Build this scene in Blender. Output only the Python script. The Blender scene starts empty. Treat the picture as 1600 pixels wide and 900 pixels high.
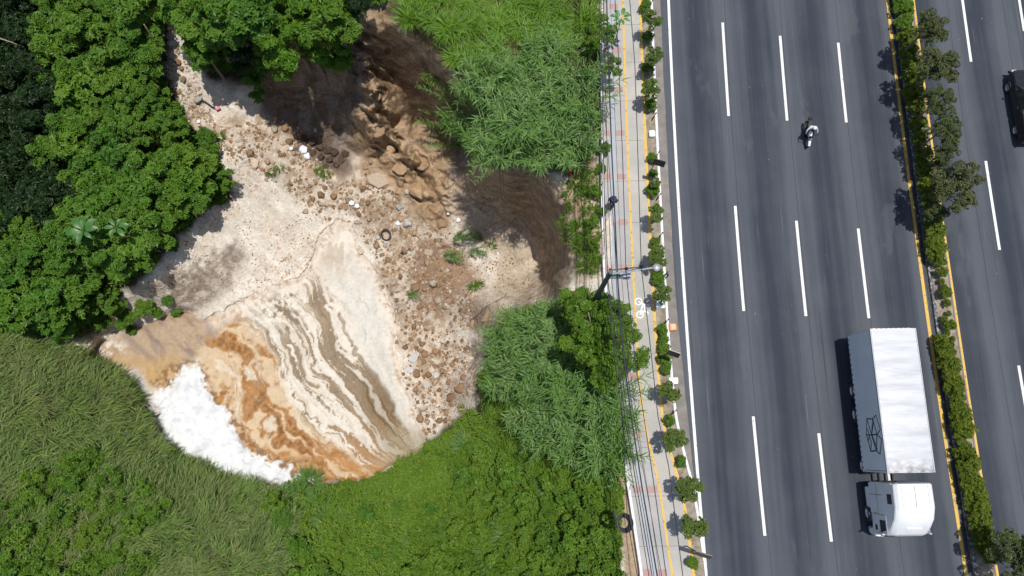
import bpy, bmesh, math, random
import numpy as np
from mathutils import Vector, Matrix
R_ = math.radians
random.seed(7); rng = np.random.default_rng(7)
scene = bpy.context.scene
COL = scene.collection

# ---------------------------------------------------------------- camera, sky, sun, exposure
FP = 1150.0; H = 46.6; TILT = math.atan(1150/5227.); ROADA = math.atan(86/5352.)
cam_d = bpy.data.cameras.new('camera'); cam = bpy.data.objects.new('camera', cam_d); COL.objects.link(cam)
cam_d.sensor_width = 36; cam_d.lens = 36*FP/1600; cam_d.clip_end = 3000; cam_d.clip_start = .5
cam.location = (0, 0, H); cam.rotation_euler = (TILT, 0, 0)
scene.camera = cam
SUNV = Vector((.105, .035, 1)).normalized()          # towards the sun
world = bpy.data.worlds.new('World'); scene.world = world; world.use_nodes = True
wn = world.node_tree; bg = wn.nodes['Background']
sky = wn.nodes.new('ShaderNodeTexSky'); sky.sky_type = 'NISHITA'; sky.sun_disc = False
sky.sun_elevation = math.asin(SUNV.z); sky.sun_rotation = math.atan2(SUNV.x, SUNV.y)
sky.air_density = 1.0; sky.dust_density = 1.5
wn.links.new(sky.outputs[0], bg.inputs[0]); bg.inputs[1].default_value = .10
sd = bpy.data.lights.new('sun', 'SUN'); sd.energy = 4.0; sd.angle = R_(.55); sd.color = (1, .965, .91)
sun = bpy.data.objects.new('sun', sd); COL.objects.link(sun)
sun.rotation_euler = SUNV.to_track_quat('Z', 'Y').to_euler(); sun.location = (0, 0, 80)
scene.view_settings.view_transform = 'Standard'; scene.view_settings.look = 'None'
scene.view_settings.exposure = 0.0; scene.view_settings.gamma = 1.0
scene.render.engine = 'CYCLES'
cy = scene.cycles; cy.use_denoising = True; cy.max_bounces = 4; cy.diffuse_bounces = 2; cy.glossy_bounces = 2
cy.transmission_bounces = 2; cy.transparent_max_bounces = 4; cy.caustics_reflective = False; cy.caustics_refractive = False
cy.use_adaptive_sampling = True; cy.adaptive_threshold = .02

# ---------------------------------------------------------------- where things stand
_F = np.array([0, math.sin(TILT), -math.cos(TILT)]); _U = np.array([0, math.cos(TILT), math.sin(TILT)])
def unproj(u, v, z):
    u = np.asarray(u, float); v = np.asarray(v, float); z = np.asarray(z, float)
    a = (u-800)/FP; b = (450-v)/FP
    dx = a; dy = b*_U[1]+_F[1]; dz = b*_U[2]+_F[2]
    t = (z-H)/dz
    return np.stack([dx*t, dy*t, z+0*t], -1)
CA, SA = math.cos(ROADA), math.sin(ROADA)
def road(u, v, z=0):                                   # survey point -> (lateral, along) in the road's own frame
    p = unproj(u, v, z)
    return (p[..., 0]*CA+p[..., 1]*SA, -p[..., 0]*SA+p[..., 1]*CA)
def bow(s):
    s = np.asarray(s, float); d = np.clip(s-9, -26, 26)
    return .0006*d*d
def rw(l, s, z=0):                                     # road frame -> world
    return Vector((l*CA-s*SA, l*SA+s*CA, z))

# ---------------------------------------------------------------- noise
def _hash(ix, iy, seed):
    h = (ix.astype(np.int64)*374761393+iy.astype(np.int64)*668265263+seed*974711) & 0x7fffffff
    h = ((h ^ (h >> 13))*1274126177) & 0x7fffffff
    return ((h ^ (h >> 16)) & 0xffff)/65535.
def vnoise(x, y, seed=0):
    x = np.asarray(x, float); y = np.asarray(y, float)
    ix = np.floor(x); iy = np.floor(y); fx = x-ix; fy = y-iy
    fx = fx*fx*(3-2*fx); fy = fy*fy*(3-2*fy)
    a = _hash(ix, iy, seed); b = _hash(ix+1, iy, seed); c = _hash(ix, iy+1, seed); d = _hash(ix+1, iy+1, seed)
    return (a*(1-fx)+b*fx)*(1-fy)+(c*(1-fx)+d*fx)*fy
def fbm(x, y, seed=0, oct=4, g=.5):
    s = 0; a = 1; t = 0
    for k in range(oct):
        s = s+a*vnoise(x*2**k, y*2**k, seed+k*17); t += a; a *= g
    return s/t
def sstep(a, b, x): 
    t = np.clip((x-a)/(b-a), 0, 1); return t*t*(3-2*t)
def inpoly(u, v, poly):
    u = np.asarray(u, float); v = np.asarray(v, float); r = np.zeros(np.broadcast(u, v).shape, bool)
    n = len(poly)
    for i in range(n):
        x0, y0 = poly[i]; x1, y1 = poly[(i+1) % n]
        if y0 == y1: continue
        c = ((y0 > v) != (y1 > v)) & (u < (x1-x0)*(v-y0)/(y1-y0)+x0)
        r ^= c
    return r
def segdist(u, v, pts, closed=False):
    d = np.full(np.broadcast(u, v).shape, 1e9); P = list(pts)+([pts[0]] if closed else [])
    for (x0, y0), (x1, y1) in zip(P[:-1], P[1:]):
        L = (x1-x0)**2+(y1-y0)**2+1e-9
        t = np.clip(((u-x0)*(x1-x0)+(v-y0)*(y1-y0))/L, 0, 1)
        d = np.minimum(d, np.hypot(u-x0-t*(x1-x0), v-y0-t*(y1-y0)))
    return d
def sdpoly(u, v, poly):                                # >0 inside
    d = segdist(u, v, poly, True); return np.where(inpoly(u, v, poly), d, -d)
class RBF:
    def __init__(s, pts, vals, smooth=0):
        P = np.array(pts, float); s.P = P; n = len(P)
        D = np.hypot(P[:, None, 0]-P[None, :, 0], P[:, None, 1]-P[None, :, 1])
        A = np.zeros((n+1, n+1)); A[:n, :n] = -D+np.eye(n)*smooth; A[:n, n] = 1; A[n, :n] = 1
        s.w = np.linalg.solve(A, np.append(np.array(vals, float), 0))
    def __call__(s, u, v):
        u, v = np.broadcast_arrays(np.asarray(u, float), np.asarray(v, float)); r = np.full(u.shape, s.w[-1])
        for (x, y), w in zip(s.P, s.w[:-1]): r = r-w*np.hypot(u-x, v-y)
        return r

# ---------------------------------------------------------------- object helpers
def tag(o, label=None, cat=None, group=None, kind=None):
    if label: o['label'] = label
    if cat: o['category'] = cat
    if group: o['group'] = group
    if kind: o['kind'] = kind
    return o
def empty(name, loc=(0, 0, 0), rz=0):
    o = bpy.data.objects.new(name, None); COL.objects.link(o); o.location = loc; o.rotation_euler = (0, 0, rz)
    o.empty_display_size = .2; return o
def link(name, me, parent=None, mats=None):
    o = bpy.data.objects.new(name, me); COL.objects.link(o); o.parent = parent
    if mats is not None:
        for m in (mats if isinstance(mats, (list, tuple)) else [mats]): me.materials.append(m)
    return o
def npmesh(name, V, Q, lv=None, col=None, smooth=False, mi=None):
    """V (n,3), Q (m,4) quads; lv per-vertex float, col per-vertex rgb"""
    me = bpy.data.meshes.new(name); V = np.asarray(V, np.float32); Q = np.asarray(Q, np.int32); k = Q.shape[1]
    me.vertices.add(len(V)); me.vertices.foreach_set('co', V.ravel())
    me.loops.add(Q.size); me.loops.foreach_set('vertex_index', Q.ravel())
    me.polygons.add(len(Q)); me.polygons.foreach_set('loop_start', np.arange(0, Q.size, k, dtype=np.int32))
    me.polygons.foreach_set('loop_total', np.full(len(Q), k, np.int32))
    me.polygons.foreach_set('use_smooth', np.full(len(Q), smooth, bool))
    if mi is not None: me.polygons.foreach_set('material_index', np.asarray(mi, np.int32))
    me.update(calc_edges=True)
    if lv is not None:
        a = me.attributes.new('lv', 'FLOAT', 'POINT'); a.data.foreach_set('value', np.asarray(lv, np.float32))
    if col is not None:
        a = me.attributes.new('col', 'FLOAT_COLOR', 'POINT')
        c = np.ones((len(V), 4), np.float32); c[:, :3] = col; a.data.foreach_set('color', c.ravel())
    return me
class MB:                                              # small hard-surface mesh builder
    def __init__(s): s.v = []; s.f = []; s.m = []
    def add(s, v, f, m=0):
        b = len(s.v); s.v += [tuple(x) for x in v]; s.f += [tuple(i+b for i in q) for q in f]; s.m += [m]*len(f); return s
    def box(s, x0, x1, y0, y1, z0, z1, m=0):
        return s.add([(x0,y0,z0),(x1,y0,z0),(x1,y1,z0),(x0,y1,z0),(x0,y0,z1),(x1,y0,z1),(x1,y1,z1),(x0,y1,z1)],
                     [(0,3,2,1),(4,5,6,7),(0,1,5,4),(1,2,6,5),(2,3,7,6),(3,0,4,7)], m)
    def tube(s, pts, r, n=6, m=0, cap=True):
        pts = [Vector(p) for p in pts]; rr = r if isinstance(r, (list, tuple)) else [r]*len(pts); v = []; f = []
        for i, p in enumerate(pts):
            d = (pts[min(i+1, len(pts)-1)]-pts[max(i-1, 0)]).normalized()
            a = d.cross(Vector((0, 0, 1)) if abs(d.z) < .9 else Vector((1, 0, 0))).normalized(); b = d.cross(a)
            for k in range(n):
                t = 2*math.pi*k/n; v.append(p+(a*math.cos(t)+b*math.sin(t))*rr[i])
        for i in range(len(pts)-1):
            for k in range(n): f.append((i*n+k, i*n+(k+1) % n, (i+1)*n+(k+1) % n, (i+1)*n+k))
        if cap: f += [tuple(range(n))[::-1], tuple((len(pts)-1)*n+k for k in range(n))]
        return s.add(v, f, m)
    def lathe(s, prof, c=(0, 0, 0), axis='z', n=20, m=0):   # prof [(r, h)]
        v = []; f = []
        for r, h in prof:
            for k in range(n):
                t = 2*math.pi*k/n; x, y = r*math.cos(t), r*math.sin(t)
                p = (x, y, h) if axis == 'z' else ((h, x, y) if axis == 'x' else (x, h, y))
                v.append((p[0]+c[0], p[1]+c[1], p[2]+c[2]))
        for i in range(len(prof)-1):
            for k in range(n): f.append((i*n+k, i*n+(k+1) % n, (i+1)*n+(k+1) % n, (i+1)*n+k))
        return s.add(v, f, m)
    def loft(s, rings, m=0, cap=True):
        n = len(rings[0]); v = [p for r in rings for p in r]; f = []
        for i in range(len(rings)-1):
            for k in range(n): f.append((i*n+k, i*n+(k+1) % n, (i+1)*n+(k+1) % n, (i+1)*n+k))
        if cap: f += [tuple(range(n))[::-1], tuple((len(rings)-1)*n+k for k in range(n))]
        return s.add(v, f, m)
    def build(s, name, mats, parent=None, bevel=0, smooth=False, seg=2, sub=0):
        me = bpy.data.meshes.new(name); me.from_pydata(s.v, [], s.f)
        bm = bmesh.new(); bm.from_mesh(me)
        for f, k in zip(bm.faces, s.m): f.material_index = k
        bmesh.ops.recalc_face_normals(bm, faces=bm.faces)
        if bevel: bmesh.ops.bevel(bm, geom=[e for e in bm.edges if e.is_manifold and e.calc_face_angle(0) > .5], offset=bevel, segments=seg, affect='EDGES', clamp_overlap=True)
        bm.to_mesh(me); bm.free()
        if smooth:
            for p in me.polygons: p.use_smooth = True
            me.set_sharp_from_angle(angle=R_(38))
        o = link(name, me, parent, mats)
        if sub:
            md = o.modifiers.new('sub', 'SUBSURF'); md.levels = md.render_levels = sub
        return o

# ---------------------------------------------------------------- materials
def newmat(name):
    m = bpy.data.materials.new(name); m.use_nodes = True; return m, m.node_tree, m.node_tree.nodes['Principled BSDF']
def nd(t, kind, **kw):
    n = t.nodes.new(kind)
    for k, v in kw.items(): setattr(n, k, v)
    return n
def mixc(t, fac, a, b, blend='MIX'):
    n = nd(t, 'ShaderNodeMix', data_type='RGBA', blend_type=blend)
    for s, x in ((n.inputs[0], fac), (n.inputs[6], a), (n.inputs[7], b)):
        if hasattr(x, 'is_linked') or hasattr(x, 'links'): t.links.new(x, s)
        elif isinstance(x, (int, float)): s.default_value = x
        else: s.default_value = (*x, 1)
    return n.outputs[2]
def noise(t, scale, detail=5, rough=.55, vec=None, dist=0):
    n = nd(t, 'ShaderNodeTexNoise'); n.inputs['Scale'].default_value = scale; n.inputs['Detail'].default_value = detail
    n.inputs['Roughness'].default_value = rough; n.inputs['Distortion'].default_value = dist
    if vec is not None: t.links.new(vec, n.inputs['Vector'])
    return n.outputs['Fac']
def ramp(t, fac, lo, hi, a=0., b=1.):
    n = nd(t, 'ShaderNodeMapRange'); t.links.new(fac, n.inputs[0])
    for i, x in enumerate((lo, hi, a, b)): n.inputs[i+1].default_value = x
    return n.outputs[0]
def ocoord(t, scale=(1, 1, 1)):
    c = nd(t, 'ShaderNodeTexCoord'); m = nd(t, 'ShaderNodeMapping'); m.inputs['Scale'].default_value = scale
    t.links.new(c.outputs['Object'], m.inputs[0]); return m.outputs[0]
def bump(t, h, s, d, p):
    b = nd(t, 'ShaderNodeBump'); b.inputs['Strength'].default_value = s; b.inputs['Distance'].default_value = d
    t.links.new(h, b.inputs['Height']); t.links.new(b.outputs[0], p.inputs['Normal'])
def simple(name, c, c2=None, scale=4, rough=.7, metal=0, bmp=0, spec=.5, detail=5):
    m, t, p = newmat(name); p.inputs['Roughness'].default_value = rough; p.inputs['Metallic'].default_value = metal
    p.inputs['Specular IOR Level'].default_value = spec
    if c2 is None: c2 = tuple(x*.8 for x in c)
    f = noise(t, scale, detail, vec=ocoord(t)); t.links.new(mixc(t, ramp(t, f, .35, .65), c, c2), p.inputs['Base Color'])
    if bmp: bump(t, f, bmp, .02, p)
    return m
def leafmat(name, cA, cB, cC, trans=.24, rough=.5, pos=.25):
    """per-leaf tone from attribute lv, plus broad drift over the ground"""
    m, t, p = newmat(name); p.inputs['Roughness'].default_value = rough; p.inputs['Specular IOR Level'].default_value = .35
    a = nd(t, 'ShaderNodeAttribute', attribute_name='lv')
    oi = nd(t, 'ShaderNodeObjectInfo')
    g = nd(t, 'ShaderNodeNewGeometry'); n = noise(t, pos, 3, vec=g.outputs['Position'])
    mm = nd(t, 'ShaderNodeMath', operation='MULTIPLY_ADD'); t.links.new(oi.outputs['Random'], mm.inputs[0]); mm.inputs[1].default_value = .6; t.links.new(ramp(t, n, .3, .7, -.1, .5), mm.inputs[2])
    c1 = mixc(t, a.outputs['Fac'], cA, cB); c2 = mixc(t, mm.outputs[0], c1, cC)
    t.links.new(c2, p.inputs['Base Color'])
    tr = nd(t, 'ShaderNodeBsdfTranslucent'); hs = mixc(t, 1.0, c2, (1.0, 1.15, .5), 'MULTIPLY'); t.links.new(hs, tr.inputs[0])
    ad = nd(t, 'ShaderNodeMixShader'); ad.inputs[0].default_value = trans
    t.links.new(p.outputs[0], ad.inputs[1]); t.links.new(tr.outputs[0], ad.inputs[2])
    t.links.new(ad.outputs[0], t.nodes['Material Output'].inputs[0]); return m
def colmat(name, rough=.9, fine=8, bs=.5, amt=.35, spec=.3):
    m, t, p = newmat(name); p.inputs['Roughness'].default_value = rough; p.inputs['Specular IOR Level'].default_value = spec
    a = nd(t, 'ShaderNodeAttribute', attribute_name='col'); g = nd(t, 'ShaderNodeNewGeometry')
    n1 = noise(t, fine, 8, .65, vec=g.outputs['Position']); n2 = noise(t, fine*.15, 6, .6, vec=g.outputs['Position'])
    c = mixc(t, 1., a.outputs['Color'], mixc(t, ramp(t, n1, .3, .7), (1-amt,)*3, (1+amt*.5,)*3), 'MULTIPLY')
    c = mixc(t, 1., c, mixc(t, ramp(t, n2, .35, .65), (1-amt*.6,)*3, (1+amt*.2,)*3), 'MULTIPLY')
    t.links.new(c, p.inputs['Base Color']); bump(t, n1, bs, .12, p); return m
M = {}
# ---------------------------------------------------------------- the gully: heights surveyed at points
ZP = [ # (x, y, z)
 # by the pavement
 (940,-60,-.2),(938,60,-.2),(934,160,-.25),(930,260,-.3),(932,340,-.3),(934,420,-.3),(940,480,-.3),(945,560,-.4),(955,640,-.5),(960,700,-.4),(972,780,-.3),(985,880,-.25),(990,960,-.2),(1010,1100,-.2),(970,-300,-.2),
 # grass shelf and cliff rim
 (900,60,-.4),(900,200,-.6),(800,0,-.3),(700,0,-.2),(620,0,-.2),(850,100,-.5),(760,80,-.4),(650,-150,0),(800,-200,0),(800,160,-.6),(860,230,-.7),
 (603,12,-.2),(640,48,-.2),(680,85,-.3),(720,118,-.5),(745,150,-.6),(770,200,-.7),(760,245,-.8),(790,262,-.8),(830,268,-.8),(858,285,-.9),(875,320,-.9),(884,360,-.9),(887,400,-.9),(885,430,-.9),(878,455,-1.2),
 (890,330,-.6),(905,300,-.5),(900,400,-.5),(905,450,-.7),
 # wall under the rim (undercut) and its foot
 (640,85,-4.5),(680,125,-5),(610,70,-4.5),(650,140,-9.5),(690,170,-9),(725,175,-7.5),(615,120,-8),(600,160,-9.5),(690,215,-14),(650,190,-13.5),(620,185,-12),(720,225,-13),(740,240,-12),
 # spur of brown rock
 (570,25,-.8),(555,60,-2.5),(572,100,-4.5),(580,140,-6.5),(592,190,-9.5),(560,175,-8.5),(545,180,-9.5),(555,205,-12.8),(600,225,-12),(640,235,-12.5),(690,250,-11.5),(690,300,-12.3),(650,290,-13.6),(620,270,-14),(600,300,-15),(690,345,-14),(640,330,-15),
 # upper left recess
 (410,60,-3.5),(460,30,-2.5),(500,10,-1.2),(550,0,-.6),(440,100,-7),(480,95,-7),(520,95,-6),(540,110,-5),(440,140,-11),(480,145,-11),(520,150,-11),(540,195,-12.5),(470,190,-14),(510,215,-14.5),(550,235,-14.8),(430,190,-13),(575,255,-14.8),
 (300,-40,-4),(350,20,-6),(380,80,-8),(350,120,-10.5),(400,130,-11),(260,40,-8),(265,80,-9),(280,130,-10.5),(300,170,-11.5),(340,190,-12),(400,210,-12.8),(440,240,-13.5),(500,270,-14.5),(560,290,-15),
 # sand slope on the left
 (340,250,-12.5),(400,280,-14),(450,320,-15.4),(330,330,-12.5),(400,370,-14.5),(470,380,-15.9),(280,380,-11.8),(240,440,-12),(300,440,-14),(380,440,-16),(210,480,-14.3),(260,480,-15.2),(320,480,-16),
 (500,350,-15.9),(530,325,-15.7),(490,410,-16),(540,400,-16.1),(565,380,-16),
 # rubble bed
 (600,360,-15.9),(660,370,-14.8),(600,440,-15.6),(650,430,-14.7),(690,440,-13.8),(730,440,-13),(640,500,-15.6),(700,500,-14.7),(740,500,-13.2),(640,560,-16),(700,560,-15.2),(740,560,-14.6),(650,620,-16.1),(700,620,-15.4),(670,680,-16.2),(700,670,-15.4),
 (720,380,-13.2),(770,360,-13.2),(700,330,-13.3),
 # second bowl
 (775,292,-6),(800,310,-8),(830,300,-5.5),(850,330,-7),(865,350,-5.5),(872,390,-6),(872,420,-6),(868,440,-5),(740,290,-10),(770,320,-11.5),(800,350,-13),(830,340,-11),(850,375,-12.5),(858,410,-12.8),(855,440,-11.5),(850,458,-9),(835,380,-13.3),(840,430,-13.2),(800,400,-13),(820,450,-12.6),(790,440,-12.6),(770,410,-12.6),(760,460,-11.5),(740,470,-12),(730,330,-13.3),(800,475,-10.5),(830,480,-8),(870,470,-4),
 # knoll and the cane bank
 (770,480,-10.5),(780,520,-9),(760,560,-10),(748,600,-11),(730,640,-13),(800,560,-6.5),(840,520,-4.5),(880,560,-2.5),(900,500,-1),(840,620,-4.5),(790,640,-7.5),(760,680,-9.5),(900,640,-1.6),(900,740,-2),(850,700,-4),(800,740,-7),(760,800,-8.5),(850,820,-4.5),(930,820,-1),(900,900,-2.5),(820,920,-6),(940,700,-.8),(900,560,-1.3),
 # lower bank
 (665,705,-16),(620,730,-15.6),(560,755,-15.4),(700,720,-13.5),(650,760,-13.5),(560,800,-13),(480,775,-15),(440,765,-15.6),(360,745,-15.6),(290,720,-15.4),(250,680,-15.4),(230,620,-15.5),(195,585,-15),(150,560,-14.5),(130,540,-14),
 (700,850,-10.5),(600,880,-11),(500,880,-11.5),(420,830,-12.8),(330,800,-13),(240,760,-12.5),(180,680,-12.5),(120,620,-12.5),(60,580,-12),(0,560,-11.5),(100,750,-11),(0,700,-10),(200,850,-10.5),(0,880,-8.5),(400,900,-11),(100,1000,-8),(400,1050,-9),(700,1000,-8),(900,1000,-2),(-200,700,-8),(-200,1000,-6),
 # wooded slope
 (0,0,-12),(100,0,-10.5),(200,0,-8.5),(0,100,-16),(100,100,-13),(200,100,-10.5),(0,220,-18),(80,220,-16),(180,200,-12.5),(260,200,-11.5),(0,330,-17),(100,320,-13.5),(200,300,-12),(300,280,-11.8),(0,430,-14),(100,420,-12),(200,400,-11.5),(180,480,-13.6),(180,503,-15.3),(240,490,-15.7),(215,500,-15.6),(150,522,-15.4),(100,500,-13),(0,500,-12.5),(280,505,-15.4),
 (-200,0,-12),(-200,250,-15),(-200,480,-12),(0,-200,-10),(200,-200,-7),(450,-150,-2),(450,-400,-1),(0,-450,-6),(-450,250,-10),(-450,700,-6),(-450,-300,-6),
]
zr = RBF([(a, b) for a, b, c in ZP], [c for a, b, c in ZP], smooth=.0)
WATER = -16.2
POOL = [(150,545),(175,520),(215,512),(250,500),(290,492),(320,500),(350,488),(390,465),(430,448),(470,435),(490,405),(505,370),(525,345),(548,350),(560,390),(585,425),(600,455),(612,490),(614,530),(612,560),(625,590),(640,615),(648,640),(655,665),(664,688),(655,702),(625,718),(600,735),(560,748),(500,752),(470,748),(440,760),(400,748),(340,735),(290,715),(262,690),(240,650),(215,610),(195,582),(165,565),(145,558)]
WOOD = [(-150,-250),(250,-250),(262,30),(258,70),(255,110),(275,150),(292,190),(330,235),(345,260),(362,290),(362,310),(330,322),(300,345),(275,370),(250,400),(225,430),(190,455),(175,490),(150,520),(100,530),(0,520),(-150,510)]
LAWN = [(-150,515),(0,522),(60,535),(120,548),(150,562),(195,590),(215,612),(230,650),(250,690),(285,715),(340,742),(400,760),(440,780),(470,815),(430,845),(465,880),(450,950),(-150,1000)]
HERB = [(400,760),(430,762),(470,752),(500,756),(560,752),(600,738),(625,722),(655,708),(668,690),(690,675),(720,655),(740,640),(760,660),(800,720),(900,740),(965,745),(972,790),(968,850),(960,900),(965,1000),(400,1000),(370,910),(410,880),(380,840),(420,800)]
SHELF = [(600,-260),(606,18),(640,45),(680,82),(720,115),(745,148),(770,205),(790,258),(850,262),(880,262),(905,260),(930,250),(937,180),(935,60),(935,-260)]
RIMG = [(880,260),(932,260),(937,330),(938,420),(900,440),(892,420),(890,390),(880,360),(876,340)]
BANK = [(745,640),(750,590),(765,550),(790,505),(800,490),(850,480),(890,462),(940,460),(950,520),(960,600),(970,680),(968,745),(900,740),(820,735),(770,700)]
def terr(u, v):
    """height of the ground met by the survey line through (u, v)"""
    u, v = np.broadcast_arrays(np.asarray(u, float), np.asarray(v, float))
    w = 16*(fbm(u/38., v/38., 5, 4)-.5); w2 = 16*(fbm(u/38., v/38., 9, 4)-.5)
    cliff = sstep(545, 620, u)*sstep(500, 430, v)+sstep(400, 440, u)*sstep(260, 230, v)
    cliff = np.clip(cliff, 0, 1)
    z = zr(u+w*cliff, v+w2*cliff)
    crag = np.exp(-(segdist(u, v, [(572,30),(575,100),(585,160),(610,225),(650,270),(685,310)])/34)**2)
    z = z+cliff*((.5+1.8*crag)*(fbm(u/34., v/34., 31, 6, .52)-.5)*1.6+crag*.7*(1-np.abs(fbm((u+.8*v)/42., (v-.8*u)/20., 33, 4, .5)-.5)*7))*sstep(-.6, -2.5, z)
    z = z+cliff*.35*(fbm(u/60., (v+.3*u)/9., 35, 3)-.5)*sstep(-1., -4, z)
    z = z+.5*(fbm(u/60., v/60., 77, 4)-.5)*sstep(-1., -4., z)
    # rills across the brown spur and sand tongue
    sp = np.exp(-((u-650)/55)**2-((v-285)/50)**2)
    
    ch = segdist(u, v, [(525,345),(500,375),(488,410)])
    z = z-.7*np.exp(-(ch/9)**2)
    sd = sdpoly(u+10*(fbm(u/20., v/20., 301, 4)-.5), v+16*(fbm(u/20., v/20., 302, 4)-.5), POOL)
    z = np.where(sd > -14, np.minimum(z, WATER-.35+np.clip(-sd, 0, 14)*.06+.0*z) if False else z, z)
    b = sstep(-16, 2, sd)
    z = z*(1-b)+(WATER-.3)*b
    z = np.where(sd < -3, np.maximum(z, WATER+.05+.012*np.clip(-sd, 0, 30)), z)
    out = np.maximum.reduce([(-u-330)/500., (-v-330)/420., (v-1180)/420., 0*u]); k = sstep(0, 1, out)
    z = z*(1-k)-.2*k
    z = np.where(u > 955, np.minimum(np.maximum(z, -.5), -.2), z)
    return z
# grid: fine across the pit, coarse beyond
def axis(lo, hi, f0, f1, fine, mid, m0, m1):
    a = list(np.arange(f0, f1, fine)); x = f0
    L = []; 
    while x > m0: x -= mid; L.append(x)
    st = mid
    while x > lo: st *= 1.25; x -= st; L.append(x)
    Rr = []; x = a[-1]
    while x < m1: x += mid; Rr.append(x)
    st = mid
    while x < hi: st *= 1.25; x += st; Rr.append(x)
    return np.array(L[::-1]+a+Rr)
ua = axis(-2300, 1000, 130, 905, 2., 5, -60, 1040); va = axis(-1150, 2300, 5, 770, 2., 5, -60, 960)
UU, VV = np.meshgrid(ua, va)
ZZ = terr(UU, VV)
PG = unproj(UU, VV, ZZ)
def zat(u, v): return terr(u, v)
def mix3(c, m, k): return c*(1-m[..., None])+np.array(k)*m[..., None]
def ground_colour(u, v, z):
    n1 = fbm(u/30., v/30., 1, 5); n2 = fbm(u/9., v/9., 2, 4); n3 = fbm(u/3.5, v/3.5, 3, 3); n4 = fbm(u/70., v/70., 4, 4)
    c = np.zeros(u.shape+(3,))+np.array([.72, .65, .55])
    c = mix3(c, sstep(.5, .62, n1)*.4, (.62, .5, .39)); rl = fbm((u*.8+v*.6)/30., (v*.8-u*.6)/5., 305, 4); c = mix3(c, sstep(.54, .62, rl)*.35, (.84, .78, .70)); c = mix3(c, sstep(.45, .38, rl)*.3, (.58, .48, .385))
    # flecks of rubble on the sand
    c = mix3(c, sstep(.66, .72, n3)*sstep(.42, .6, n1)*.8, (.34, .2, .11))
    # grey-brown ripple patch
    g = sstep(-12, 10, sdpoly(u+20*(n2-.5), v+20*(n2-.5), [(262,440),(300,425),(350,390),(372,380),(385,400),(370,440),(330,475),(290,490),(268,482)]))
    c = mix3(c, g*(.5+.5*sstep(.35, .6, n2)), (.30, .24, .19))
    g = sstep(.5, .65, fbm((u+v)/26., (u-v)/9., 41, 4))*np.exp(-((u-390)/40)**2-((v-440)/40)**2)
    c = mix3(c, g*.6, (.74, .66, .58))
    # brown soil: cliffs and rubble
    rub = sstep(-25, 15, sdpoly(u+30*(n1-.5), v+30*(n1-.5), [(500,300),(520,200),(420,170),(330,200),(300,150),(300,190),(420,240),(470,300),(560,330),(600,420),(620,480),(630,560),(650,600),(690,640),(740,560),(700,520),(760,480),(740,420),(700,370),(690,250),(600,220),(540,250)]))
    c = mix3(c, rub*.45, (.52, .41, .29)); c = mix3(c, rub*sstep(.38, .62, n2)*.8, (.36, .245, .15))
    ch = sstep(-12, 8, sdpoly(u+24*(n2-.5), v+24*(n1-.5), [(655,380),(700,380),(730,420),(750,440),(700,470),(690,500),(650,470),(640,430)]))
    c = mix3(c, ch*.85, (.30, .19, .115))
    sp = sstep(-14, 14, sdpoly(u+24*(n1-.5), v+24*(n2-.5), [(560,165),(600,210),(700,230),(705,300),(700,360),(660,350),(620,300),(570,250),(540,220)]))
    c = mix3(c, sp*.9, (.40, .26, .14)); c = mix3(c, sp*sstep(.55, .7, n2)*.7, (.55, .42, .28))
    wall = sstep(-10, 10, sdpoly(u+14*(n1-.5), v+14*(n2-.5), [(556,18),(604,8),(640,44),(720,115),(770,200),(770,250),(700,245),(640,220),(590,205),(560,150),(540,100)]))
    lay = fbm(u/60., (v+.25*u+30*(n1-.5))/13., 51, 5)
    c = mix3(c, wall, (.42, .29, .18)); c = mix3(c, wall*sstep(.5, .62, lay)*.6, (.56, .42, .28)); c = mix3(c, wall*sstep(.42, .3, lay)*.5, (.19, .12, .07)); rb = np.exp(-(segdist(u+8*n1, v, [(625,42),(660,75),(700,110),(745,160)])/7)**2); c = mix3(c, rb*.8, (.52, .41, .3))
    rid = np.exp(-(segdist(u, v, [(570,20),(560,60),(572,100),(580,150),(590,190)])/16)**2)
    c = mix3(c, rid*.9, (.47, .35, .23)); c = mix3(c, rid*sstep(.5, .6, n2), (.30, .19, .11))
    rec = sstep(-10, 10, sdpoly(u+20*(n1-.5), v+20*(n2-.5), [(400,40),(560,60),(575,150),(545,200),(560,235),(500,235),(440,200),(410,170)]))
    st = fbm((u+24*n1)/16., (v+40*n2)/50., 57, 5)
    hol_shade = sstep(-8, 14, sdpoly(u+26*(n2-.5), v+26*(n1-.5), [(292,20),(420,20),(440,120),(400,140),(350,135),(318,118),(300,80)])); c = mix3(c, hol_shade, (.035, .028, .018))  # near-black hollow: deep shade under the trees painted into the ground colour
    c = mix3(c, rec, (.21, .155, .115)); c = mix3(c, rec*sstep(.5, .62, st)*sstep(440, 480, u), (.30, .24, .19))  # recess base colour darkened as well, to deepen its shade
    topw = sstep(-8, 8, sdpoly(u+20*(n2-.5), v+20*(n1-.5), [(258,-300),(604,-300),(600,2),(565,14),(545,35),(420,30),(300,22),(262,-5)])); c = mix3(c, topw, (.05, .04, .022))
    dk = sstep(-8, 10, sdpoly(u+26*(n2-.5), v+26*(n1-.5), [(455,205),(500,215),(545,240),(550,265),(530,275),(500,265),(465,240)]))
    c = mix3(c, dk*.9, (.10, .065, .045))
    b2 = sstep(-8, 8, sdpoly(u+14*(n1-.5), v+14*(n2-.5), [(700,255),(860,265),(890,360),(885,450),(850,465),(835,400),(810,372),(760,372),(715,340)]))
    c = mix3(c, b2, (.50, .37, .255)); c = mix3(c, b2*sstep(.5, .64, fbm((u+v)/60., (u-v)/9., 59, 4))*.5, (.50, .39, .28))
    fl = sstep(-6, 6, sdpoly(u+10*(n1-.5), v+10*(n2-.5), [(715,300),(770,300),(810,340),(835,380),(845,430),(830,475),(770,470),(780,400),(720,360)]))
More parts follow.
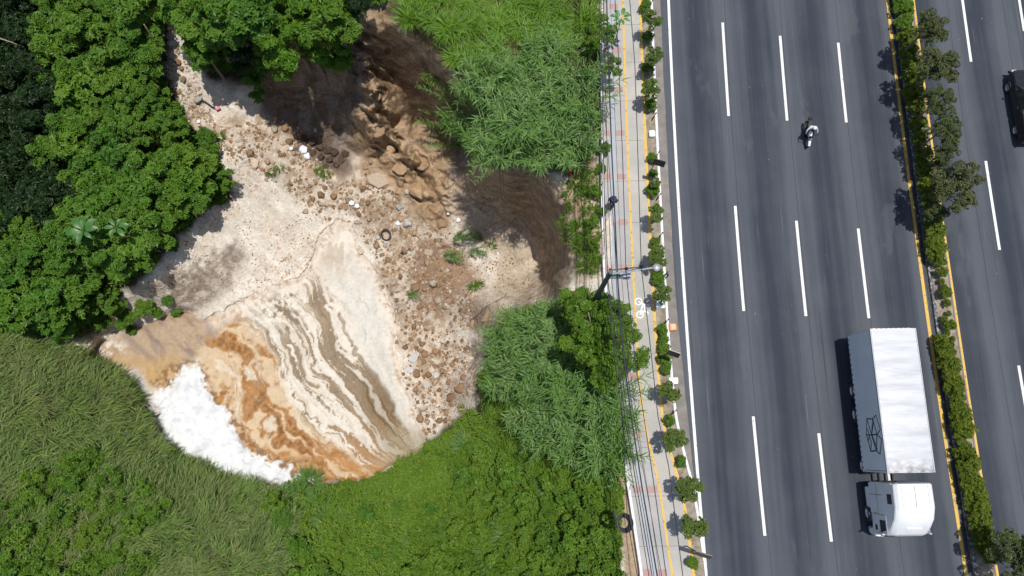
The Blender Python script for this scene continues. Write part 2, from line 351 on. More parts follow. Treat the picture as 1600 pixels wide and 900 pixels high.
    c = mix3(c, fl, (.52, .43, .33)); c = mix3(c, fl*sstep(.6, .7, n3)*.6, (.36, .26, .17))
    kn = sstep(-8, 8, sdpoly(u+16*(n1-.5), v+16*(n2-.5), [(725,480),(780,470),(800,500),(775,520),(735,520)]))
    c = mix3(c, kn, (.34, .27, .2))
    # dry reddish rim by the pavement, earth under the plants
    ri = sstep(-12, 8, sdpoly(u+24*(n1-.5), v+24*(n2-.5), RIMG)); c = mix3(c, ri, (.42, .29, .19)); c = mix3(c, ri*sstep(.5, .65, n2), (.55, .43, .31))
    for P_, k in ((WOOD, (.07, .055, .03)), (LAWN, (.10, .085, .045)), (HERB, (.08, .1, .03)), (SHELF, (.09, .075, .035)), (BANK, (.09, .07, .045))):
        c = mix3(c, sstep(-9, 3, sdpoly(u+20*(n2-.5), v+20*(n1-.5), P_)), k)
    stp = sstep(956, 962, u-(v-700)*.1)*sstep(690, 740, v); c = mix3(c, stp, (.45, .33, .22))
    far = np.clip(np.maximum(np.maximum(-u/200., -v/200.), (v-900)/200.), 0, 1); c = mix3(c, far, (.07, .085, .03))
    return np.clip(c*(.85+.3*n4[..., None]), 0, 1)
nv, nu = UU.shape; idx = np.arange(nv*nu).reshape(nv, nu)
Q = np.stack([idx[1:, :-1], idx[1:, 1:], idx[:-1, 1:], idx[:-1, :-1]], -1).reshape(-1, 4)
M['ground'] = colmat('ground_earth', .95, 6, .8, .30)
def steep(m):
    # layered, cracked rock where the ground is steep
    t = m.node_tree; p = t.nodes['Principled BSDF']; g = nd(t, 'ShaderNodeNewGeometry'); sx = nd(t, 'ShaderNodeSeparateXYZ'); t.links.new(g.outputs['Normal'], sx.inputs[0])
    k = ramp(t, sx.outputs[2], .80, .45, 0, 1); mp = nd(t, 'ShaderNodeMapping'); mp.inputs['Scale'].default_value = (.6, .6, 1.25); t.links.new(g.outputs['Position'], mp.inputs[0])
    n = noise(t, 1.1, 9, .68, vec=mp.outputs[0], dist=.6); n2 = noise(t, 2.6, 9, .72, vec=g.outputs['Position'], dist=.3)
    vo = nd(t, 'ShaderNodeTexVoronoi', feature='DISTANCE_TO_EDGE'); vo.inputs['Scale'].default_value = .9; t.links.new(mp.outputs[0], vo.inputs['Vector'])
    old = p.inputs['Base Color'].links[0].from_socket
    a = mixc(t, 1., old, mixc(t, ramp(t, n, .38, .62), (.74, .70, .66), (1.35, 1.32, 1.28)), 'MULTIPLY'); a = mixc(t, 1., a, mixc(t, ramp(t, n2, .35, .6), (.74, .71, .68), (1.22, 1.22, 1.22)), 'MULTIPLY')
    a = mixc(t, ramp(t, vo.outputs['Distance'], 0, .03, .5, 0), a, (.08, .055, .035))
    t.links.new(mixc(t, k, old, a), p.inputs['Base Color'])
    ad = nd(t, 'ShaderNodeMath', operation='ADD'); t.links.new(n, ad.inputs[0]); t.links.new(n2, ad.inputs[1]); mu = nd(t, 'ShaderNodeMath', operation='MULTIPLY'); t.links.new(ad.outputs[0], mu.inputs[0]); t.links.new(k, mu.inputs[1])
    b = nd(t, 'ShaderNodeBump'); b.inputs['Strength'].default_value = .8; b.inputs['Distance'].default_value = .4; t.links.new(mu.outputs[0], b.inputs['Height']); t.links.new(p.inputs['Normal'].links[0].from_socket, b.inputs['Normal']); t.links.new(b.outputs[0], p.inputs['Normal'])
steep(M['ground'])
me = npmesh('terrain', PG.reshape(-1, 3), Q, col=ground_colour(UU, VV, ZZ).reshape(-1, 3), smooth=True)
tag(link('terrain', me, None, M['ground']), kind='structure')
# flat country round about
mb = MB(); B = 1500.
xs = (-B, -62, 8.2, B); ys = (-B, -32, 60, B)
for i in range(3):
    for j in range(3):
        if i == 1 and j == 1: continue
        mb.add([(xs[i], ys[j], -.26), (xs[i+1], ys[j], -.26), (xs[i+1], ys[j+1], -.26), (xs[i], ys[j+1], -.26)], [(0, 1, 2, 3)])
M['plain'] = simple('plain_earth', (.07, .09, .03), (.14, .12, .06), .2, .95)
tag(mb.build('ground', M['plain']), kind='structure')

# ---------------------------------------------------------------- the river pool with its scum and foam
CUR = {-3: [(160,550),(200,560),(225,600),(240,650),(270,690),(350,735),(430,760)],
 -2: [(190,535),(240,560),(262,590),(255,640),(285,690),(360,730),(440,752)],
 -1: [(250,520),(310,560),(330,600),(350,650),(395,705),(450,740),(470,748)],
 0: [(330,510),(380,520),(400,560),(420,610),(450,655),(500,705),(550,742)],
 1: [(395,470),(430,500),(450,550),(480,610),(530,665),(580,705),(610,722)],
 2: [(440,452),(470,490),(500,545),(540,610),(580,660),(620,700),(632,708)],
 3: [(480,440),(510,480),(545,540),(575,600),(610,640),(640,680),(650,697)],
 4: [(530,400),(565,450),(590,510),(592,560),(612,600),(640,640),(660,690)],
 5: [(560,380),(600,450),(618,520),(622,570),(635,600),(655,645),(670,690)]}
cp, cs, ct = [], [], []
for k, pts in CUR.items():
    for i, p in enumerate(pts): cp.append(p); cs.append(k); ct.append(i)
PSI = RBF(cp, cs, .0); TT = RBF(cp, ct, .0)
uw = np.arange(138, 676, 1.6); vw = np.arange(340, 768, 1.6); UW, VW = np.meshgrid(uw, vw)
def pool_colour(u, v):
    w1 = fbm(u/24., v/24., 101, 4)-.5; w2 = fbm(u/24., v/24., 107, 4)-.5; w3_ = fbm(u/60., v/60., 109, 2)-.5
    psi = PSI(u+20*w1+34*w3_, v+20*w2); tt = TT(u+20*w1, v+20*w2); n1 = fbm(u/14., v/14., 111, 5, .6); n3 = fbm(u/5., v/5., 113, 4, .6)
    st = vnoise(psi*3.3+1.3*w1, tt*.42+.5, 121)*.36+vnoise(psi*8.5+3*w2, tt*.55+w1, 127)*.36+fbm(psi*22+4*w1, tt*.9+w1, 129, 2)*.28
    cream = np.array([.68, .615, .52]); c = np.zeros(u.shape+(3,))+cream
    c = c*(.93+.14*n1[..., None])
    low = sstep(620, 720, v+40*w1); olive = np.array([.20, .135, .07]); rust = np.array([.30, .15, .045])
    brn = olive*(1-low[..., None])+rust*low[..., None]
    inb = sstep(.0, .5, psi)*sstep(3.55, 3.1, psi)
    s0 = sstep(.475, .505, st+.05*(n3-.5)+.045*sstep(2.0, 3.0, psi)*sstep(520, 620, v)-.16*sstep(480, 440, v))
    c = c*(1-(inb*s0)[..., None]*.93)+brn*(inb*s0*.93)[..., None]*(.8+.4*n1[..., None])
    fine = sstep(.56, .7, fbm(psi*16., tt*.9, 131, 3)); c = mix3(c, inb*fine*.35, (.42, .32, .2))
    dkp = np.exp(-((u-594-(v-640)*.45)/24)**2-((v-642)/48)**2); c = mix3(c, np.clip(dkp*1.5, 0, .92)*(.55+.45*sstep(.4, .6, fbm(psi*9, tt, 137, 3))), (.17, .105, .042)); rp = np.exp(-((u-640-(v-650)*.35)/12)**2-((v-655)/32)**2); c = mix3(c, np.clip(rp*1.2, 0, .8), (.33, .19, .085))
    # smooth grey shallows
    sh = sstep(3.2, 3.6, psi)*sstep(4.7, 4.35, psi)
    c = mix3(c, sh*.85, (.62, .595, .53)); lc = fbm(psi*11+3*w1, tt*.7, 191, 3); c = mix3(c, sh*sstep(.55, .6, lc)*sstep(.66, .6, lc)*.6, (.42, .38, .31)); c = mix3(c, sh*sstep(.5, .62, fbm(psi*5, tt*.7, 141, 3))*.35, (.50, .46, .39))
    c = mix3(c, sstep(4.3, 4.7, psi+.25*w1)*.8, (.70, .645, .56)); up = sstep(450, 395, v+50*w2); c = mix3(c, up*.8, (.74, .67, .575)); c = mix3(c, up*sstep(.52, .62, fbm(u/9., v/45., 307, 4)), (.46, .37, .28)); c = mix3(c, np.exp(-(segdist(u+10*w1, v, [(500,400),(508,372),(530,352)])/7)**2)*.8, (.33, .24, .16))
    # rust and ochre scum between the foam and the stripes
    oc = sstep(-1.25, -1., psi)*sstep(.55, .15, psi)
    c = mix3(c, oc, (.57, .43, .27)); fa = fbm(psi*5+2*w1, tt*1.1+2*w2, 181, 4); c = mix3(c, oc*sstep(.42, .54, fa), (.38, .18, .05)); c = mix3(c, oc*sstep(.55, .66, n3*.4+fa*.6), (.22, .10, .03))
    c = mix3(c, oc*sstep(.6, .7, fbm(psi*7+w1, tt*1.3, 151, 4))*.85, (.66, .56, .43))
    lo = sstep(690, 730, v+30*w2)*sstep(380, 430, u); c = mix3(c, lo*.8*sstep(.38, .56, fbm(psi*6, tt, 183, 4)), (.42, .21, .06))
    # brown arm on the left
    arm = sstep(-10, 10, sdpoly(u+30*w1, v+30*w2, [(140,540),(215,508),(290,485),(330,500),(350,500),(300,560),(262,600),(235,600),(200,570),(160,565)]))
    c = mix3(c, arm, (.40, .29, .19)); a2 = fbm((u+v)/50., (u-v)/12., 161, 4)
    c = mix3(c, arm*sstep(.5, .62, a2)*.8, (.27, .2, .155)); c = mix3(c, arm*sstep(-6, 40, v-540+40*w1-(u-200)*.1)*.9, (.46, .29, .11))
    c = mix3(c, np.exp(-((u-175)/22)**2-((v-545)/14)**2)*sstep(.4, .55, n1), (.72, .66, .6))
    # foam
    fo = sdpoly(u+46*w1+16*(n3-.5), v+46*w2+12*(n1-.5), [(262,590),(290,575),(320,580),(322,610),(345,640),(370,672),(400,712),(440,728),(462,742),(500,748),(470,765),(380,760),(300,735),(240,700),(235,650),(248,610)])
    c = mix3(c, sstep(-20, -5, fo)*sstep(.47, .55, n3*.6+n1*.4)*.85*(fo < 3), (.17, .085, .035))
    c = mix3(c, sstep(-3, 2, fo+8*(n3-.5)), (.74, .745, .74)); c = mix3(c, sstep(0, 10, fo)*sstep(.5, .68, n1)*.6, (.54, .555, .59))
    gy = sstep(-5, 8, sdpoly(u+10*w1, v+10*w2, [(195,585),(215,575),(240,620),(250,660),(235,660),(215,620)])); c = mix3(c, gy*.8, (.42, .40, .40))
    sh2 = sstep(655, 690, v+(u-600)*.1)*sstep(575, 620, u); c = mix3(c, sh2*.75, (.30, .25, .15))
    w3 = sstep(470, 440, v)*sstep(480, 560, u+20*w1)*.5; c = mix3(c, w3, (.60, .55, .47))
    # pale clots on the knuckle of foam, top of the stripes
    kn = np.exp(-((u-435)/40)**2-((v-478)/34)**2); c = mix3(c, np.clip(kn*1.4, 0, 1)*sstep(.42, .5, n1), (.7, .64, .54)); c = mix3(c, kn*sstep(.6, .68, n3)*.8, (.16, .13, .1))
    c = mix3(c, np.exp(-((u-400)/14)**2-((v-575)/50)**2)*sstep(.5, .62, n3)*.6, (.3, .24, .17))
    eb = sstep(22, 2, sdpoly(u+30*w1, v+30*w2, POOL))*np.clip(sstep(560, 480, v)+sstep(600, 625, u)*sstep(690, 650, v), 0, 1)*sstep(300, 350, u); c = mix3(c, eb*.9, (.70, .62, .53)); c = mix3(c, eb*sstep(.55, .66, n3), (.5, .38, .27))
    return c, psi, fo, st, n1, n3, w1, oc, kn, inb*s0
C0, PS, FO, ST, N1, N3, W1_, OC, KN, INB = pool_colour(UW, VW)
zw = WATER+.26*(1-INB)*(.4+N1)*sstep(-1, 3, PS)+.5*sstep(-6, 22, FO)*(.45+fbm(UW/13., VW/13., 171, 4))+.28*OC*fbm(UW/12., VW/12., 173, 4)+.9*KN*(N1)+.10*(N3-.5)
SDP = sdpoly(UW+10*(fbm(UW/20., VW/20., 301, 4)-.5), VW+16*(fbm(UW/20., VW/20., 302, 4)-.5), POOL)
zw = np.where(SDP < 6, zw-.5*sstep(6, -8, SDP), zw)
PW = unproj(UW, VW, zw)
ok = SDP > -9
n_v, n_u = UW.shape; idx = np.arange(n_v*n_u).reshape(n_v, n_u)
okq = ok[1:, :-1] & ok[1:, 1:] & ok[:-1, 1:] & ok[:-1, :-1]
Q = np.stack([idx[1:, :-1], idx[1:, 1:], idx[:-1, 1:], idx[:-1, :-1]], -1)[okq]
used = np.unique(Q); remap = np.zeros(n_v*n_u, int); remap[used] = np.arange(len(used))
fop = FO.reshape(-1)[Q].mean(1) > 0
for nm, sel in (('water', ~fop), ('foam', fop)):
    q = Q[sel]; us = np.unique(q); rm = np.zeros(n_v*n_u, int); rm[us] = np.arange(len(us))
    me = npmesh(nm, PW.reshape(-1, 3)[us], rm[q], col=C0.reshape(-1, 3)[us], smooth=True)
    o = link(nm, me, None, colmat(nm+'_surface', .5 if nm == 'water' else .85, 9, .35 if nm == 'water' else .6, .16 if nm == 'water' else .08))
    if nm == 'water': tag(o, kind='structure')
    else: tag(o, 'thick white foam heaped on the polluted pool beside the tall grass', 'foam', kind='stuff')
# ---------------------------------------------------------------- road, pavement, median (built in the road's own frame)
def rfix(o): o.rotation_euler[2] = ROADA; return o
SS = np.concatenate([[-400, -150, -60], np.arange(-34, 62, 1.), [90, 200, 600]])
def interp(pts): 
    a = np.array(sorted(pts)); return lambda s: np.interp(s, a[:, 0], a[:, 1])
fy1 = interp([(-400,9.5),(-7.5,9.3),(-6,9.14),(-3.5,8.98),(-1.56,8.78),(-.4,8.55),(.76,8.32),(2.4,8.13),(4,8.05),(12,8.05),(600,8.05)])
fy2 = interp([(-400,10.7),(-7.5,10.55),(-5,10.44),(-3.5,10.33),(-2.3,10.15),(-1.3,9.95),(-.4,9.7),(.8,9.48),(2.3,9.33),(5,9.27),(600,9.27)])
fkb = interp([(-400,11.4),(-7.4,11.32),(-3.9,11.1),(-2.2,10.93),(-.8,10.65),(.6,10.4),(1.9,10.22),(4,10.15),(7,10.1),(600,10.08)])
fwl = interp([(-400,7.6),(-7.3,7.5),(-4,7.22),(-1.15,6.95),(2,6.65),(6,6.35),(12,6.2),(16.7,6.28),(21,6.4),(31,6.6),(600,6.6)])
fgt = interp([(-400,11.42),(-3.9,11.25),(-1,11.0),(1,10.98),(4,10.9),(10,10.75),(20,10.75),(31,10.72),(600,10.7)])
def strip(name, f0, f1, z, mat, s0=-400, s1=600, kind='structure', z1=None, wob=0):
    s = SS[(SS > s0) & (SS < s1)]; s = np.concatenate([[s0], s, [s1]])
    a = f0(s)+bow(s); b = f1(s)+bow(s)
    if wob: a = a+wob*(fbm(s*2, s*0, 3)-.5); b = b+wob*(fbm(s*2, s*0+9, 4)-.5)
    n = len(s); V = np.concatenate([np.stack([a, s, s*0+z], 1), np.stack([b, s, s*0+(z if z1 is None else z1)], 1)])
    i = np.arange(n-1); Qd = np.stack([i, i+n, i+n+1, i+1], 1)
    o = rfix(link(name, npmesh(name, V, Qd), None, mat))
    if kind: tag(o, kind=kind)
    return o
def solid(name, f0, f1, z0, z1, mat, s0=-400, s1=600, kind='structure', parent=None, bv=0):
    s = SS[(SS > s0) & (SS < s1)]; s = np.concatenate([[s0], s, [s1]]); a = f0(s)+bow(s); b = f1(s)+bow(s); m = MB()
    m.loft([[(a[i], s[i], z0), (b[i], s[i], z0), (b[i], s[i], z1), (a[i], s[i], z1)] for i in range(len(s))])
    o = rfix(m.build(name, mat, parent, bevel=bv))
    if kind: tag(o, kind=kind)
    return o
K = lambda k: (lambda s: s*0+k)
off = lambda f, d: (lambda s: f(s)+d)
def asphalt():
    m, t, p = newmat('asphalt'); p.inputs['Roughness'].default_value = .82; p.inputs['Specular IOR Level'].default_value = .35
    c = ocoord(t); sep = nd(t, 'ShaderNodeSeparateXYZ'); t.links.new(c, sep.inputs[0])
    def mth(op, a, b=None, c_=None):
        n = nd(t, 'ShaderNodeMath', operation=op)
        for i, x in enumerate((a, b, c_)):
            if x is None: continue
            if isinstance(x, (int, float)): n.inputs[i].default_value = x
            else: t.links.new(x, n.inputs[i])
        return n.outputs[0]
    # gentle bend followed by the wheel bands
    d = mth('MINIMUM', mth('MAXIMUM', mth('SUBTRACT', sep.outputs[1], 9.), -26.), 26.)
    x = mth('SUBTRACT', sep.outputs[0], mth('MULTIPLY', mth('MULTIPLY', d, d), .0006))
    wv = noise(t, .12, 2, vec=c); x2 = mth('ADD', x, mth('MULTIPLY', mth('SUBTRACT', wv, .5), .9))
    band = mth('COSINE', mth('MULTIPLY', mth('SUBTRACT', x2, 13.2), 2*math.pi/3.95))
    band2 = mth('COSINE', mth('MULTIPLY', mth('SUBTRACT', x2, 13.0), 2*math.pi/1.3))
    streak = noise(t, 1., 5, .6, vec=ocoord(t, (2.2, .045, 1))); grain = noise(t, 26, 3, .7, vec=c); blot = noise(t, .35, 5, .6, vec=c)
    fac = mth('ADD', mth('MULTIPLY', band, .44), mth('ADD', mth('MULTIPLY', band2, .07), .47))
    fac = mth('ADD', fac, mth('MULTIPLY', mth('SUBTRACT', streak, .5), 1.3))
    fac = mth('ADD', fac, mth('MULTIPLY', mth('SUBTRACT', blot, .5), .7))
    col = mixc(t, fac, (.080, .090, .106), (.028, .035, .049))
    col = mixc(t, 1., col, mixc(t, ramp(t, grain, .3, .7), (.78, .78, .78), (1.2, 1.2, 1.2)), 'MULTIPLY')
    tm = noise(t, 1., 3, .5, vec=ocoord(t, (5, .12, 1))); col = mixc(t, ramp(t, tm, .66, .74, 0, .55), col, (.15, .15, .152)); tk = noise(t, 1., 3, .5, vec=ocoord(t, (3.1, .06, 1))); col = mixc(t, ramp(t, tk, .66, .73, 0, .6), col, (.03, .034, .042)); spec_ = noise(t, 3.2, 2, .5, vec=c); col = mixc(t, ramp(t, spec_, .74, .78), col, (.16, .16, .16))
    # paving joint seams along the lanes
    w = mth('ABSOLUTE', mth('SUBTRACT', mth('FRACT', mth('DIVIDE', mth('SUBTRACT', mth('ADD', x, mth('MULTIPLY', mth('SUBTRACT', noise(t, .8, 3, vec=c), .5), .07)), 15.25), 3.95)), .5))
    stn = noise(t, .9, 6, .7, vec=c); col = mixc(t, ramp(t, stn, .66, .74, 0, .5), col, (.025, .028, .034)); pt = noise(t, .22, 4, .6, vec=ocoord(t, (1.6, .5, 1))); col = mixc(t, ramp(t, pt, .62, .65, 0, .3), col, (.095, .104, .118))
    seam = mth('GREATER_THAN', w, .4935); col = mixc(t, mth('MULTIPLY', seam, .45), col, (.02, .022, .026))
    t.links.new(col, p.inputs['Base Color']); bump(t, grain, .35, .01, p); return m
M['asphalt'] = asphalt()
def concrete(name, a, b, sc=1.2, joint=None):
    m, t, p = newmat(name); p.inputs['Roughness'].default_value = .9; c = ocoord(t)
    n1 = noise(t, sc, 7, .65, vec=c); n2 = noise(t, 22, 4, .7, vec=c); n3 = noise(t, .33, 2, .5, vec=ocoord(t, (.2, 1, 1)))
    col = mixc(t, ramp(t, n1, .3, .7), a, b); col = mixc(t, 1., col, mixc(t, ramp(t, n3, .35, .65), (.86, .87, .88), (1.06, 1.05, 1.03)), 'MULTIPLY')
    col = mixc(t, 1., col, mixc(t, ramp(t, n2, .3, .7), (.9,)*3, (1.08,)*3), 'MULTIPLY')
    if joint:
        sep = nd(t, 'ShaderNodeSeparateXYZ'); t.links.new(c, sep.inputs[0])
        a1 = nd(t, 'ShaderNodeMath', operation='DIVIDE'); t.links.new(sep.outputs[1], a1.inputs[0]); a1.inputs[1].default_value = joint
        a2 = nd(t, 'ShaderNodeMath', operation='FRACT'); t.links.new(a1.outputs[0], a2.inputs[0])
        a3 = nd(t, 'ShaderNodeMath', operation='LESS_THAN'); t.links.new(a2.outputs[0], a3.inputs[0]); a3.inputs[1].default_value = .012
        col = mixc(t, a3.outputs[0], col, (.2, .2, .19))
    t.links.new(col, p.inputs['Base Color']); bump(t, n2, .3, .01, p); return m
def worn(name, c, c2, thr=.62):
    m, t, p = newmat(name); p.inputs['Roughness'].default_value = .7; n = noise(t, 5, 6, .7, vec=ocoord(t)); n2 = noise(t, 40, 2, .6, vec=ocoord(t))
    col = mixc(t, ramp(t, n, thr, thr+.06), c, c2); col = mixc(t, 1., col, mixc(t, ramp(t, n2, .3, .7), (.88,)*3, (1.05,)*3), 'MULTIPLY'); t.links.new(col, p.inputs['Base Color']); return m
M['slab'] = concrete('pavement_concrete', (.46, .44, .40), (.38, .365, .335), 1.1, 2.9)
M['walk'] = concrete('footway_concrete', (.43, .415, .40), (.36, .35, .34), .8, 2.9)
M['gutter'] = concrete('gutter_concrete', (.27, .245, .22), (.17, .15, .135), 1.6)
M['band'] = concrete('blue_grey_strip', (.40, .43, .47), (.35, .38, .42), .8)
M['white'] = worn('road_paint_white', (.74, .74, .72), (.26, .26, .26), .60); M['yellow'] = worn('road_paint_yellow', (.68, .43, .085), (.24, .19, .10), .56)
M['kerbw'] = worn('kerb_whitewash', (.74, .75, .76), (.40, .38, .36), .58); M['tact'] = worn('red_tactile_paving', (.42, .24, .215), (.36, .27, .25), .5)
M['soil'] = simple('planter_soil', (.19, .15, .10), (.33, .29, .23), 3, .95, bmp=.5); M['dark'] = simple('dark_grime', (.03, .03, .032), (.06, .06, .06), 3, .8)
strip('road', K(10.3), K(46), 0, M['asphalt'])
strip('gutter', off(fkb, .02), fgt, .005, M['gutter'], wob=.1)
strip('pavement', off(fwl, -.05), fy2, .12, M['walk'])
strip('cycle_path', off(fy1, -.06), off(fy2, .1), .125, M['slab'])
strip('pavement_strip', off(fwl, .52), off(fwl, .86), .125, M['band'], -30, 60)
strip('planting_bed', off(fy2, .08), fkb, .10, M['soil'])
strip('edge_line', off(fy1, -.07), off(fy1, .07), .131, M['yellow']); strip('edge_line', off(fy2, -.09), off(fy2, .09), .131, M['yellow'])
solid('kerb', off(fkb, -.10), off(fkb, .06), -.1, .16, M['kerbw'], bv=.015)
low = tag(solid('low_wall', off(fwl, -.16), off(fwl, .0), -.6, .30, M['kerbw'], -22, 45, None), 'low whitewashed edging wall between the footway and the gully', 'wall')
strip('lane_marking', K(11.22), K(11.40), .004, M['white'])
for f in (26.74, 28.58): strip('lane_marking', K(f), K(f+.2), .004, M['yellow'])
for l, offs, ln in ((15.06, 8.5, 7.1), (19.03, 8.1, 6.4), (23.06, 7.9, 6.0), (32.17, 12.3, 6.2), (36.2, 14.6, 6.4)):
    for k in range(-4, 6):
        s0 = offs+13.55*k-(.25 if k < 0 else 0)+(.9 if l == 23.06 and k == -1 else 0)
        strip('lane_marking', K(l-.09), K(l+.09), .004, M['white'], s0, s0+ln)
# median
solid('median', K(27.42), K(28.48), -.1, .13, M['soil'])
solid('median_kerb', K(27.22), K(27.44), -.1, .17, worn('median_kerb_paint', (.09, .09, .095), (.42, .41, .38), .52), bv=.015)
solid('median_kerb', K(28.46), K(28.56), -.1, .16, M['gutter'], bv=.015)
strip('drain_channel', K(27.05), K(27.21), .005, M['dark'], wob=.05)
for s0 in (-6.6, 5.2, 17.5): solid('median_rib', K(27.5), K(28.4), .1, .16, M['gutter'], s0, s0+.12)
# red tactile squares
yy = [10, 78, 140, 208, 276, 347, 418, 588, 678, 765, 895]
def rbox(mb, l, s, hw, hs, z): b = float(bow(s)); mb.add([(l-hw+b, s-hs, z), (l+hw+b, s-hs, z), (l+hw+b, s+hs, z), (l-hw+b, s+hs, z)], [(0, 1, 2, 3)])
mb = MB()
for y in yy:
    x2 = np.interp(y, [0, 78, 276, 418, 588, 678, 765, 895], [958, 964, 971, 975, 988, 995, 1019, 1035]); l, s = road(x2, y, .12); rbox(mb, float(l-bow(s)), float(s), .30, .20, .1305)
    x1 = np.interp(y, [0, 78, 276, 418, 588, 678, 765, 895], [938, 943, 949, 953, 966, 976, 996, 1010]); l, s = road(x1, y, .12); rbox(mb, float(l-bow(s)), float(s), .26, .20, .1305)
tag(rfix(mb.build('tactile_paving', M['tact'])), kind='structure')
# painted bicycle
mb = MB(); z = .134
def fl(a, b, w):
    A = unproj(*a, z); B_ = unproj(*b, z); d = B_-A; d /= np.linalg.norm(d); n = np.array([-d[1], d[0], 0])*w/2
    mb.add([A-n, A+n, B_+n, B_-n], [(0, 1, 2, 3)])
def zp(x, y): return (920+x/7.5, 380+y/7.5)
for c, r in (((583, 683), 5.0), ((600, 838), 5.0)):
    cx, cy_ = zp(*c)
    for k in range(20): t0 = k*math.pi/10; t1 = (k+1)*math.pi/10; fl((cx+r*math.cos(t0), cy_+r*math.sin(t0)), (cx+r*math.cos(t1), cy_+r*math.sin(t1)), .085)
    mb.v = [(a, b, c_) for a, b, c_ in mb.v]
z = .1345
for a, b in (((583,683),(632,712)),((632,712),(600,838)),((632,712),(608,800)),((606,792),(690,808)),((655,718),(655,798)),((632,712),(716,724)),((692,724),(700,756)),((600,838),(655,798)),((684,800),(700,832)),((650,722),(608,790))):
    fl(zp(*a), zp(*b), .07); z += .0004
tag(mb.build('bicycle_marking', simple('fresh_white_paint', (.82, .82, .80), (.72, .72, .70), 8, .7)), kind='structure')

# ---------------------------------------------------------------- foliage builders
def nrm(a): return a/np.maximum(np.linalg.norm(a, axis=-1, keepdims=True), 1e-9)
def leaves(P_, D, N, L, W, lv, fold=.12, droop=.25):
    """one folded diamond per leaf"""
    D = nrm(D); S = nrm(np.cross(D, N)); N2 = np.cross(S, D); L = L[:, None]; W = W[:, None]
    a = P_; m = P_+D*L*.48; tip = P_+D*L-N2*L*droop
    V = np.stack([a, m+S*W*.5+N2*L*fold*.5, tip, m-S*W*.5+N2*L*fold*.5], 1).reshape(-1, 3)
    return V, np.arange(len(P_)*4).reshape(-1, 4), np.repeat(lv, 4)
def blades(P_, az, L, W, t0, t1, lv, seg=3, twist=None):
    n = len(P_); c = np.stack([np.cos(az), np.sin(az)], 1); pts = [P_]; p = P_.copy()
    for k in range(seg):
        th = t0+(t1-t0)*(k+.5)/seg
        p = p+(L/seg)[:, None]*np.concatenate([c*np.sin(th)[:, None], np.cos(th)[:, None]], 1); pts.append(p)
    ws = [.55, 1, .7, .06] if seg == 3 else [.7, .9, .05]
    sd_ = np.stack([-c[:, 1], c[:, 0], 0*az], 1)
    if twist is not None: sd_ = nrm(sd_+np.array([0, 0, 1])*twist[:, None])
    st = np.stack([np.stack([q-sd_*W[:, None]*w/2, q+sd_*W[:, None]*w/2], 1) for q, w in zip(pts, ws)], 1)   # n, seg+1, 2, 3
    V = st.reshape(-1, 3); b = (np.arange(n)*(seg+1)*2)[:, None]
    Qs = [np.concatenate([b+2*k, b+2*k+1, b+2*k+3, b+2*k+2], 1) for k in range(seg)]
    return V, np.concatenate(Qs), np.repeat(lv, (seg+1)*2)
def merge(parts):
    V = np.concatenate([p[0] for p in parts]); o = 0; Qs = []
    for p in parts: Qs.append(p[1]+o); o += len(p[0])
    return V, np.concatenate(Qs), np.concatenate([p[2] for p in parts])
def rdir(n, lo=-.15):
    z = rng.uniform(lo, 1, n); t = rng.uniform(0, 2*math.pi, n); r = np.sqrt(1-z*z); return np.stack([r*np.cos(t), r*np.sin(t), z], 1)
def crown(name, Rx, Rz, nb, br, per, L, W, ros=6, mat=None, lo=-.1, open_=.25, flat=.8, droop=.3, zc=0, spread=1.):
    """blobs of leaf rosettes spread through a lens shaped volume; centre of the crown at the origin"""
    c = []; tries = 0
    while len(c) < nb and tries < 4000:
        tries += 1
        p = np.array([random.uniform(-1, 1), random.uniform(-1, 1), random.uniform(-.5, 1)])
        if np.linalg.norm(p*np.array([1, 1, .8])) > 1: continue
        p = p*np.array([Rx-br*.6, Rx-br*.6, Rz-br*.4])
        if all(np.linalg.norm((p-q)*np.array([1, 1, .5])) > br*.72*spread for q in c): c.append(p)
    parts = []
    for p in c:
        r = br*random.uniform(.7, 1.15); n = int(per*r*r/br/br); d = rdir(n, lo); bl = random.random()
        pos = p+d*np.array([1, 1, flat])*r*rng.uniform(.62, 1.08, (n, 1)); up = nrm(d+np.array([0, 0, .35])+rng.normal(0, .42, (n, 3)))
        t1 = nrm(np.cross(up, rng.normal(0, 1, (n, 3)))); t2 = np.cross(up, t1); l1 = rng.random(n)
        for k in range(ros):
            a = 2*math.pi*k/ros+rng.uniform(-.25, .25, n); D = t1*np.cos(a)[:, None]+t2*np.sin(a)[:, None]+up*open_
            parts.append(leaves(pos, D, up, L*rng.uniform(.7, 1.2, n), W*rng.uniform(.8, 1.15, n), np.clip(.4*bl+.45*l1+.15*rng.random(n), 0, 1), droop=droop))
    V, Qd, lv = merge(parts); me = npmesh(name, V, Qd, lv=lv); me.materials.append(mat); return me, c
def trunkmesh(name, h, r, blobs, mat, n=7, base=(0, 0, 0)):
    m = MB(); top = Vector((random.uniform(-.1, .1), random.uniform(-.1, .1), -h*.18)); b = Vector((0, 0, -h))
    mid = b.lerp(top, .5)+Vector((random.uniform(-.12, .12), random.uniform(-.12, .12), 0))
    m.tube([b-Vector((0, 0, .4)), b, mid, top], [r*1.5, r*1.2, r*.85, r*.55], 8)
    for p in random.sample(blobs, min(n, len(blobs))):
        q = Vector(p); k = top.lerp(b, random.uniform(0, .25)); m.tube([k, k.lerp(q, .5)+Vector((0, 0, .12*h*.3)), q], [r*.42, r*.27, r*.1], 5)
    me = bpy.data.meshes.new(name); me.from_pydata(m.v, [], m.f); me.materials.append(mat); return me
